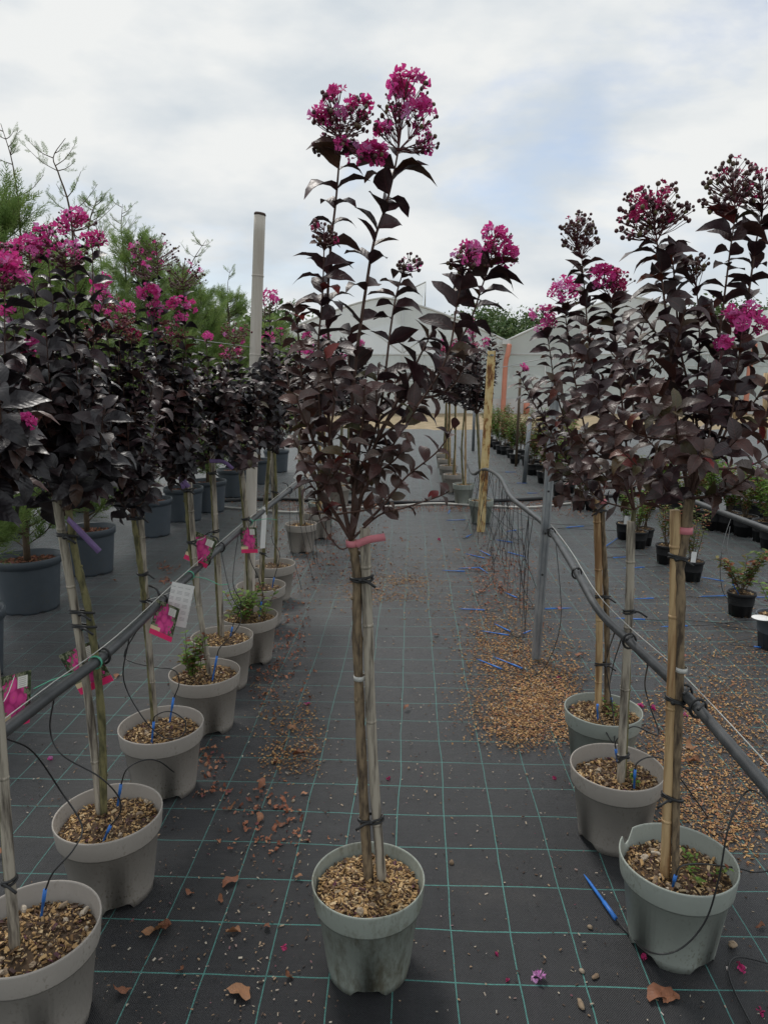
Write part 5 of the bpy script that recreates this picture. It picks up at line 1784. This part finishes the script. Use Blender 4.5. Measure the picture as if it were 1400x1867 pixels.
# the loose spike before the broken-rimmed pot
yb_ = TREES['R1']['c'].y - .15
drip((G(1122, 1675, .012), G(1064, 1594, .006)), [G(1150, 1708, .012), P(1190, 1738, yb_ - .01), P(1240, 1730, yb_ - .02), P(1285, 1680, yb_ - .02), P(1310, 1600, yb_ - .02), P(1330, 1500, yb_), P(1368, 1440, yb_ + .05), RPIPE[3] - Vector((0, 0, .014))],
     'loose blue spike on the fabric, its tube hanging before the broken-rimmed pot', r=.006)
# a tube lying at the corner
me = MB().tube(crv([G(1420, 1762, .006), G(1350, 1745, .006), G(1328, 1760, .006), G(1335, 1800, .006), G(1375, 1880, .006)], 24), .0022, 6).mesh('loose_tube', 'tube_black')
put('loose_tube', me, None, I4, label='loose thin black tube curling on the fabric below the broken-rimmed pot', category='tube')

Z5 = lambda x, y: (800 + x * .268, 740 + y * .268)
Z2 = lambda x, y: (960 + x * .3143, 800 + y * .3143)
SP = [Z5(180, 775) + Z5(45, 778), Z5(75, 710) + Z5(62, 735), Z5(310, 1035) + Z5(180, 1005), Z5(350, 1020) + Z5(275, 980), Z5(470, 995) + Z5(600, 1030), Z5(500, 928) + Z5(385, 910), Z5(525, 845) + Z5(455, 855),
      Z5(175, 1125) + Z5(20, 1118), Z5(275, 1100) + Z5(130, 1105), Z5(275, 1100) + Z5(335, 1140), Z5(530, 1305) + Z5(450, 1270), Z5(310, 1388) + Z5(135, 1380), Z5(475, 1560) + Z5(285, 1530), Z5(485, 1535) + Z5(375, 1480),
      Z5(575, 1548) + Z5(630, 1525), Z5(720, 1380) + Z5(905, 1375), Z5(425, 1790) + Z5(255, 1720), Z5(565, 1785) + Z5(365, 1705), Z5(985, 818) + Z5(860, 825), Z5(600, 593) + Z5(680, 593), Z5(530, 525) + Z5(605, 525), Z5(450, 450) + Z5(530, 450), Z5(185, 893) + Z5(225, 870)]
for i, (x0, y0, x1, y1) in enumerate(SP):
    a_, b__ = G(x0, y0, .010), G(x1, y1, .005)
    st = pipe_at(RPIPE, 900 + random.uniform(-10, 90), 865 + random.uniform(-10, 90))
    st = min(RPIPE, key=lambda v: abs(v.y - (a_.y + random.uniform(-.3, .9))))
    if a_.y < 8:
        d = (a_ - b__).normalized()
        k1 = a_ + d * .10 + Vector((0, 0, .004))
        s1_ = Vector((st.x + (random.gauss(0, .03)), st.y + random.gauss(0, .04), .30))
        s2_ = Vector(((k1.x + st.x) / 2 + random.gauss(0, .05), (k1.y + st.y) / 2, .03))
        tp_ = [k1, s2_, s1_, st - Vector((0, 0, .013))]
    else:
        tp_ = [a_ + (a_ - b__) * .8]
    drip((a_, b__), tp_, 'unused blue drip spike hanging to the fabric from the sagging pipe', 'unused drip lines below the sagging pipe', tr=.0018)
SP = [Z2(455, 625) + Z2(535, 570), Z2(500, 690) + Z2(585, 685), Z2(680, 745) + Z2(555, 750), Z2(735, 925) + Z2(620, 928), Z2(685, 1048) + Z2(515, 1040), Z2(930, 1085) + Z2(775, 1090), Z2(1140, 825) + Z2(1000, 800), Z2(1155, 910) + Z2(995, 915), Z2(1315, 1205) + Z2(1400, 1215), Z2(230, 515) + Z2(320, 505), Z2(1400, 920) + Z2(1320, 918)]
for i, (x0, y0, x1, y1) in enumerate(SP):
    a_, b__ = G(x0, y0, .010), G(x1, y1, .005)
    d = (a_ - b__).normalized()
    e_ = a_ + d * .12
    far_ = Vector((e_.x + random.uniform(.05, .35), e_.y + random.uniform(.0, .4), .006))
    drip((a_, b__), [e_, e_.lerp(far_, .5) + Vector((random.gauss(0, .08), 0, 0)), far_, far_ + Vector((random.uniform(.1, .4), random.uniform(-.1, .2), 0))], 'blue drip spike lying between the sagging pipe and the young shrubs', 'drip lines lying near the young shrubs', tr=.0018)
# drip lines of the lone shrub
cS = G(1347, 1127) + Vector((0, .06, 0))
drip((P(1335, 1065, cS.y - .03), Vector((cS.x + .01, cS.y - .02, .125))), [P(1332, 1040, cS.y), P(1325, 1000, cS.y + .2), P(1330, 960, cS.y + .5)], 'blue drip spike stuck in the lone black pot near the white disc')
me = MB().tube(crv([G(1402, 1105, .02), G(1345, 1098, .10), P(1320, 1085, cS.y - .1), P(1312, 1040, cS.y - .1), P(1318, 990, cS.y), P(1330, 950, cS.y + .6), G(1345, 915, .6)], 30), .0018, 5).mesh('loose_tube', 'tube_black')
put('loose_tube', me, None, I4, label='thin black tube hanging from the second pipe by the lone shrub', category='tube')
# more bare tubes hanging off the sagging pipe
for i in range(16):
    j = 36 + i * 3 // 2
    if j > 58:
        break
    st = RPIPE[j]
    e_ = Vector((st.x + random.gauss(0, .12), st.y + random.gauss(-.05, .15), .006))
    me = MB().tube(crv([st - Vector((0, 0, .012)), st.lerp(e_, .4) + Vector((random.gauss(0, .03), 0, -.03)), st.lerp(e_, .8) + Vector((random.gauss(0, .03), 0, 0)), e_, e_ + Vector((random.uniform(-.15, .15), .03, 0))], 18), .0018, 5).mesh('loose_tube', 'tube_black')
    put('loose_tube', me, None, local(me, st), label='bare thin black tube dangling from the sagging pipe', category='tube', group='bare tubes dangling from the sagging pipe')
for i in range(9):
    st = LPIPE[44 + i]
    e_ = Vector((st.x + random.gauss(.08, .05), st.y + random.gauss(-.05, .12), .006))
    me = MB().tube(crv([st - Vector((0, 0, .012)), st.lerp(e_, .5) + Vector((random.gauss(0, .03), 0, -.03)), e_, e_ + Vector((random.uniform(-.1, .1), .03, 0))], 16), .0018, 5).mesh('loose_tube', 'tube_black')
    put('loose_tube', me, None, local(me, st), label='bare thin black tube dangling near the blank white card', category='tube', group='bare tubes dangling near the white card')

# seam and white hose across the aisle
me = MB().tube(crv([G(300, 920, .015), G(480, 910, .02), G(620, 914, .02), G(760, 916, .02), G(900, 913, .02), G(1010, 908, .02), G(1120, 904, .02)], 40), .022, 8).mesh('fabric_seam', 'seam_black')
put('fabric_seam', me, None, I4, label='rolled black seam of fabric lying across the aisle', category='seam')
me = MB().tube(crv([G(395, 924, .014), G(450, 928, .014), G(540, 934, .014), G(620, 926, .014), G(700, 924, .014), G(790, 918, .014), G(860, 921, .014), G(960, 925, .014), G(1040, 918, .014)], 50), .013, 8).mesh('white_hose', 'hose_white')
put('white_hose', me, None, I4, label='thin white hose snaking across the aisle before the seam', category='hose')

# ------------------------------------------------------------------ litter on the fabric
def litter(name, patches, size, mat, label, tmpl=CHIP, lift=.002):
    mb = MB()
    more = 2.2 if name == 'bark_chips' else 1.4
    for q in range(3):
        ms = []
        for (x0, y0, x1, y1, n_, clump) in patches:
            cl = [(random.uniform(x0, x1), random.uniform(y0, y1)) for _ in range(clump)] if clump else None
            for _ in range(int(n_ * more) // 3):
                if cl:
                    cx, cy = random.choice(cl)
                    x, y = random.gauss(cx, (x1 - x0) * .16), random.gauss(cy, (y1 - y0) * .13)
                else:
                    x, y = random.uniform(x0, x1), random.uniform(y0, y1)
                if y < 760:
                    continue
                g = G(x, y)
                if any((g - t['c']).length < .125 for t in TREES.values()):
                    continue
                ms.append(np.array(rand_rot(size * random.uniform(.4, 1.3), (g.x, g.y, lift + random.random() * .004), .75)))
        mb.inst(tmpl[q], ms)
    put(name, mb.mesh(name, mat, False), kind='stuff', label=label, category='litter')


litter('bark_chips', [(860, 1160, 1040, 1330, 3600, 24), (930, 1230, 1060, 1350, 1500, 10), (1180, 1290, 1400, 1540, 2800, 30), (1190, 1180, 1400, 1330, 1100, 26), (640, 1052, 770, 1092, 900, 8), (480, 1260, 570, 1400, 480, 9),
                      (560, 990, 800, 1110, 700, 24), (1080, 1000, 1400, 1200, 900, 24), (800, 930, 1010, 1160, 1000, 26), (860, 1080, 990, 1180, 500, 14)], .0105, 'litter', 'pale bark chips spilled over the fabric')
litter('leaf_litter', [(480, 912, 1020, 934, 1500, 0), (470, 935, 700, 1060, 700, 20), (460, 1040, 560, 1260, 320, 18), (860, 990, 960, 1110, 500, 10), (400, 1440, 540, 1560, 90, 8), (330, 1250, 400, 1440, 120, 8), (300, 880, 520, 925, 300, 8), (290, 1030, 330, 1060, 60, 2),
                       (1000, 880, 1120, 940, 300, 10), (870, 830, 1010, 900, 300, 12)], .022, 'litter_red', 'reddish broken leaf litter along the seam and rows', DRY[:3])
litter('crumbs', [(380, 1000, 1400, 1867, 800, 0), (380, 1000, 1400, 1500, 1600, 60), (0, 1050, 420, 1500, 420, 0), (500, 780, 1200, 1000, 700, 0), (180, 1480, 560, 1867, 380, 20)], .0075, 'crumb', 'fine crumbs of soil, bark and petals on the fabric')

LEAVES = [(285, 1702, .075), (303, 1694, .06), (420, 1610, .055), (437, 1812, .065), (220, 1812, .045), (425, 1700, .04), (475, 1434, .05), (472, 1496, .045), (425, 1473, .04), (510, 1503, .04), (1200, 1816, .07), (1220, 1820, .05), (1252, 1362, .06), (1262, 1388, .055), (740, 1293, .04),
          (797, 1160, .045), (345, 1628, .03), (527, 1162, .06), (1055, 1195, .055), (1000, 1145, .04), (986, 1143, .05), (545, 1375, .05), (535, 1330, .045), (350, 1385, .04), (905, 1098, .06), (915, 1075, .05), (835, 1003, .05), (1020, 1110, .05), (690, 1075, .05), (640, 1062, .05), (1245, 1200, .05), (1300, 1330, .05),
          (405, 1640, .03), (500, 1392, .04), (247, 1335, .0), (212, 1233, .045), (1330, 1530, .04), (1385, 1690, .03), (545, 1600, .03), (488, 1690, .03), (525, 1780, .03), (330, 1770, .03), (600, 1030, .05), (560, 1010, .05), (870, 1040, .04), (940, 1190, .04), (210, 1060, .04), (0, 1560, .04)]
for i, (x, y, sz) in enumerate(LEAVES):
    if sz <= 0:
        continue
    g = G(x, y, .004)
    M = frame((random.gauss(0, 1), random.gauss(0, 1), 0), (random.gauss(0, .3), random.gauss(0, .3), 1), sz, g)
    put('dry_leaf', shared(DRY, i % 8, 'dry_leaf', 'dry_leaf'), None, M, label='curled brown dry leaf lying on the black fabric', category='leaf', group='dry leaves on the fabric')
for (x, y, sz, mt, lb) in ((978, 1785, .019, 'petal_lilac', 'pale purple fallen blossom on the fabric before the broken-rimmed pot'), (903, 1741, .007, 'petal_dark', None), (927, 1786, .007, 'petal_dark', None), (560, 1281, .013, 'petal', None), (1010, 1418, .009, 'petal_dark', None), (1172, 1747, .01, 'petal_dark', None), (1345, 1762, .013, 'petal_dark', None), (1385, 1840, .013, 'petal_dark', None), (90, 1384, .012, 'petal', None), (708, 1420, .01, 'petal_dark', None), (515, 1725, .012, 'petal_dark', None), (1170, 1285, .02, 'petal', None), (1190, 1290, .02, 'petal', None), (1250, 1300, .018, 'petal', None), (1020, 1235, .014, 'petal_dark', None), (800, 985, .02, 'petal_dark', None)):
    fb = MB()
    for q in range(3 if lb else 2):
        fb.inst(FLOWER[q], [np.array(rand_rot(.8, (random.gauss(0, .25), random.gauss(0, .25), random.gauss(0, .15))))])
    put('fallen_blossom', fb.mesh('fallen_blossom', mt), None, rand_rot(sz, G(x, y, sz * .45), .8), label=lb or 'small magenta fallen blossom lying on the black fabric', category='blossom', group=None if lb else 'fallen blossoms')
for (x, y, sz) in ((823, 1572, .010), (1335, 1722, .012), (1058, 1830, .012), (1075, 1690, .008), (535, 1460, .008), (960, 1412, .006), (1395, 1370, .01), (745, 1400, .006), (1060, 1770, .008), (1085, 1780, .009)):
    mb = MB()
    V = STONE[int(x) % 3][0]
    mb.add(V * sz * .85, BALL8[1])
    put('pebble', mb.mesh('pebble', 'pebble'), None, Matrix.Translation(G(x, y, sz * .55)) @ Matrix.Rotation(random.random() * 3, 4, 'Z'), label='small pale tan pebble on the black fabric', category='pebble', group='pebbles on the fabric')

# ------------------------------------------------------------------ greenhouse
GY = 31.0
root = thing('greenhouse', Vector((P(922, 700, GY).x, GY, 0)), 'long white film greenhouse with several gables, vents and gutters', 'greenhouse')
valleys = [38, 480, 922, 1366, 1808]
gx = [P(v, 622, GY).x for v in valleys]
zg = P(922, 622, GY).z
zp = P(701, 543, GY).z
DEP = 14.0


def gable(x0, x1, Yv):
    n_ = 20
    return [Vector((x0 + (x1 - x0) * i / n_, Yv, zg + (zp - zg) * (1 - abs(2 * i / n_ - 1) ** 1.35))) for i in range(n_ + 1)]


for s_i in range(4):
    x0, x1 = gx[s_i], gx[s_i + 1]
    g = gable(x0, x1, GY)
    V, Fc = [], []
    for v in g:                       # gable film above the eaves line
        V += [Vector((v.x, GY, zg - .55)), v]
    for i in range(len(g) - 1):
        Fc.append((2 * i, 2 * i + 2, 2 * i + 3, 2 * i + 1))
    put('gable_film', MB().add(V, Fc).mesh('gable_film', 'film'), root)
    V = [(x0 + (x1 - x0) * i / 10, GY + .05 + .02 * math.sin(i * 1.7), z) for i in range(11) for z in (.0, zg - .56)]
    Fc = [(2 * i, 2 * i + 2, 2 * i + 3, 2 * i + 1) for i in range(10)]
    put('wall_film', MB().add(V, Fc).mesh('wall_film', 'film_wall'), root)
    for i in range(1, 6):
        xv = x0 + (x1 - x0) * i / 6
        put('wall_bar', MB().tube([Vector((xv, GY - .02, 0)), Vector((xv, GY - .02, zg - .55))], .028, 6).mesh('wall_bar', 'white_frame'), root)
    for zz in (1.25, 2.0):
        put('wall_rail', MB().tube([Vector((x0 + .3, GY - .015, zz)), Vector((x1 - .3, GY - .015, zz))], .016, 6).mesh('wall_rail', 'white_frame'), root)
    gb = gable(x0, x1, GY + DEP)
    V, Fc = [], []
    for a_, b__ in zip(g, gb):
        V += [a_ + Vector((0, -.12, .02)), b__ + Vector((0, 0, .02))]
    for i in range(len(g) - 1):
        Fc.append((2 * i, 2 * i + 2, 2 * i + 3, 2 * i + 1))
    put('roof_film', MB().add(V, Fc).mesh('roof_film', 'film'), root)
    put('arch', MB().tube([v + Vector((0, -.14, 0)) for v in g], .05, 8).mesh('arch', 'white_frame'), root)
    put('eaves_rail', MB().tube([Vector((x0, GY - .06, zg - .55)), Vector((x1, GY - .06, zg - .55))], .035, 8).mesh('eaves_rail', 'white_frame'), root)
    put('base_skirt', MB().box(((x0 + x1) / 2, GY - .05, .32), (x1 - x0 - .1, .04, .64)).mesh('base_skirt', 'white_frame', False), root)
    xm = (x0 + x1) / 2
    put('centre_post', MB().tube([Vector((xm + .8, GY - .03, 0)), Vector((xm + .8, GY - .03, zp - .1))], .045, 8).mesh('centre_post', 'white_frame'), root)
    for sg in (-1, 1):
        put('brace', MB().tube([Vector((xm + .8, GY - .02, zg - .5)), Vector((xm + .8 + sg * 2.2, GY - .02, zg + (zp - zg) * .62))], .025, 6).mesh('brace', 'white_frame'), root)
    # raised roof vent
    xa = xm + (x1 - x0) * .03
    xb = xm + (x1 - x0) * .17
    zb_ = zp + .62
    ga = zg + (zp - zg) * (1 - abs(2 * .53 - 1) ** 1.35)
    gb_ = zg + (zp - zg) * (1 - abs(2 * .67 - 1) ** 1.35)
    V, Fc = [], []
    for yv in (GY - .1, GY + DEP):
        V += [Vector((xa, yv, ga)), Vector((xb, yv, zb_)), Vector((xb - .03, yv, gb_))]
    vent = put('vent', MB().add(V, [(0, 1, 4, 3)]).mesh('vent', 'film'), root)
    put('vent_frame', MB().tube([V[0], V[1], V[2]], .04, 6).mesh('vent_frame', 'white_frame'), vent)
for i, x in enumerate(gx[1:4]):
    put('gutter', MB().box((x, GY + DEP / 2 - .2, zg - .05), (.34, DEP, .16)).mesh('gutter', 'white_frame', False), root)
    dp = crv([Vector((x + .12, GY - .22, zg - .15)), Vector((x + .05, GY - .32, zg - .55)), Vector((x - .02, GY - .3, zg - .9)), Vector((x - .05, GY - .3, zg * .4)), Vector((x - .08, GY - .3, 0))], 24)
    put('downpipe', MB().tube(dp, .105, 12).mesh('downpipe', 'salmon_pvc'), root)
    put('side_post', MB().tube([Vector((x - .55, GY - .1, 0)), Vector((x - .55, GY - .1, zg))], .05, 8).mesh('side_post', 'white_frame'), root)
put('pipe_stub', MB().tube([Vector((gx[2] + .9, GY - .4, 0)), Vector((gx[2] + .9, GY - .4, .62))], .13, 12).mesh('pipe_stub', 'salmon_pvc'), root)
put('back_wall', MB().add([(gx[0], GY + DEP, 0), (gx[4], GY + DEP, 0), (gx[4], GY + DEP, zg), (gx[0], GY + DEP, zg)], [(0, 1, 2, 3)]).mesh('back_wall', 'film'), root)

# ------------------------------------------------------------------ trees beyond
def wood_tree(x, ytop, Yd, label, w, seed=0):
    c = Vector((P(x, 690, Yd).x, Yd, -.02))
    hgt = P(x, ytop, Yd).z
    root = thing('broadleaf_tree', c, label, 'tree', 'trees beyond the greenhouse')
    mb = MB()
    mb.tube(crv([c, c + Vector((.2, 0, hgt * .4)), c + Vector((0, 0, hgt * .85))], 12), [.3 - .24 * i / 11 for i in range(12)], 8)
    lv = [[], [], []]
    for k in range(34):
        a = random.uniform(0, 2 * PI)
        zt = random.uniform(.38, .96)
        rad = w * math.sqrt(max(.08, 1 - ((zt - .6) / .42) ** 2)) * random.uniform(.35, 1)
        tip = c + Vector((math.cos(a) * rad, math.sin(a) * rad, hgt * zt))
        b0 = c + Vector((0, 0, hgt * max(.25, zt - .3)))
        mb.tube([b0, b0.lerp(tip, .5), tip], [.06, .04, .015], 5, cap=False)
        cl = random.uniform(.5, 1.0) * w * .28
        for _ in range(150):
            p = tip + Vector((random.gauss(0, cl), random.gauss(0, cl), random.gauss(0, cl * .7)))
            lv[random.randrange(3)].append(np.array(rand_rot(random.uniform(.22, .42), p)))
    put('trunk', mb.mesh('trunk', 'twig_brown'), root)
    fm = MB()
    for k in range(3):
        fm.inst(LEAF_SMALL[k], lv[k])
    put('crown', fm.mesh('crown', 'leaf_wood'), root, kind='stuff')


wood_tree(945, 578, 60, 'rounded green tree beyond the gutter between two gables', 3.2)
wood_tree(880, 566, 66, 'taller green tree beyond the middle gable', 3.4)
wood_tree(1000, 590, 64, 'low green tree beyond the gables, by the gutter', 3.2)
wood_tree(1265, 566, 62, 'green tree rising behind the gable near the broken-rimmed tree', 4.0)
wood_tree(1345, 560, 64, 'green tree rising behind the farthest gable', 4.0)
wood_tree(1420, 556, 62, 'dark green tree at the far end of the greenhouse', 4.0)
wood_tree(500, 585, 40, 'green tree behind the conifers and bamboo post', 2.6)
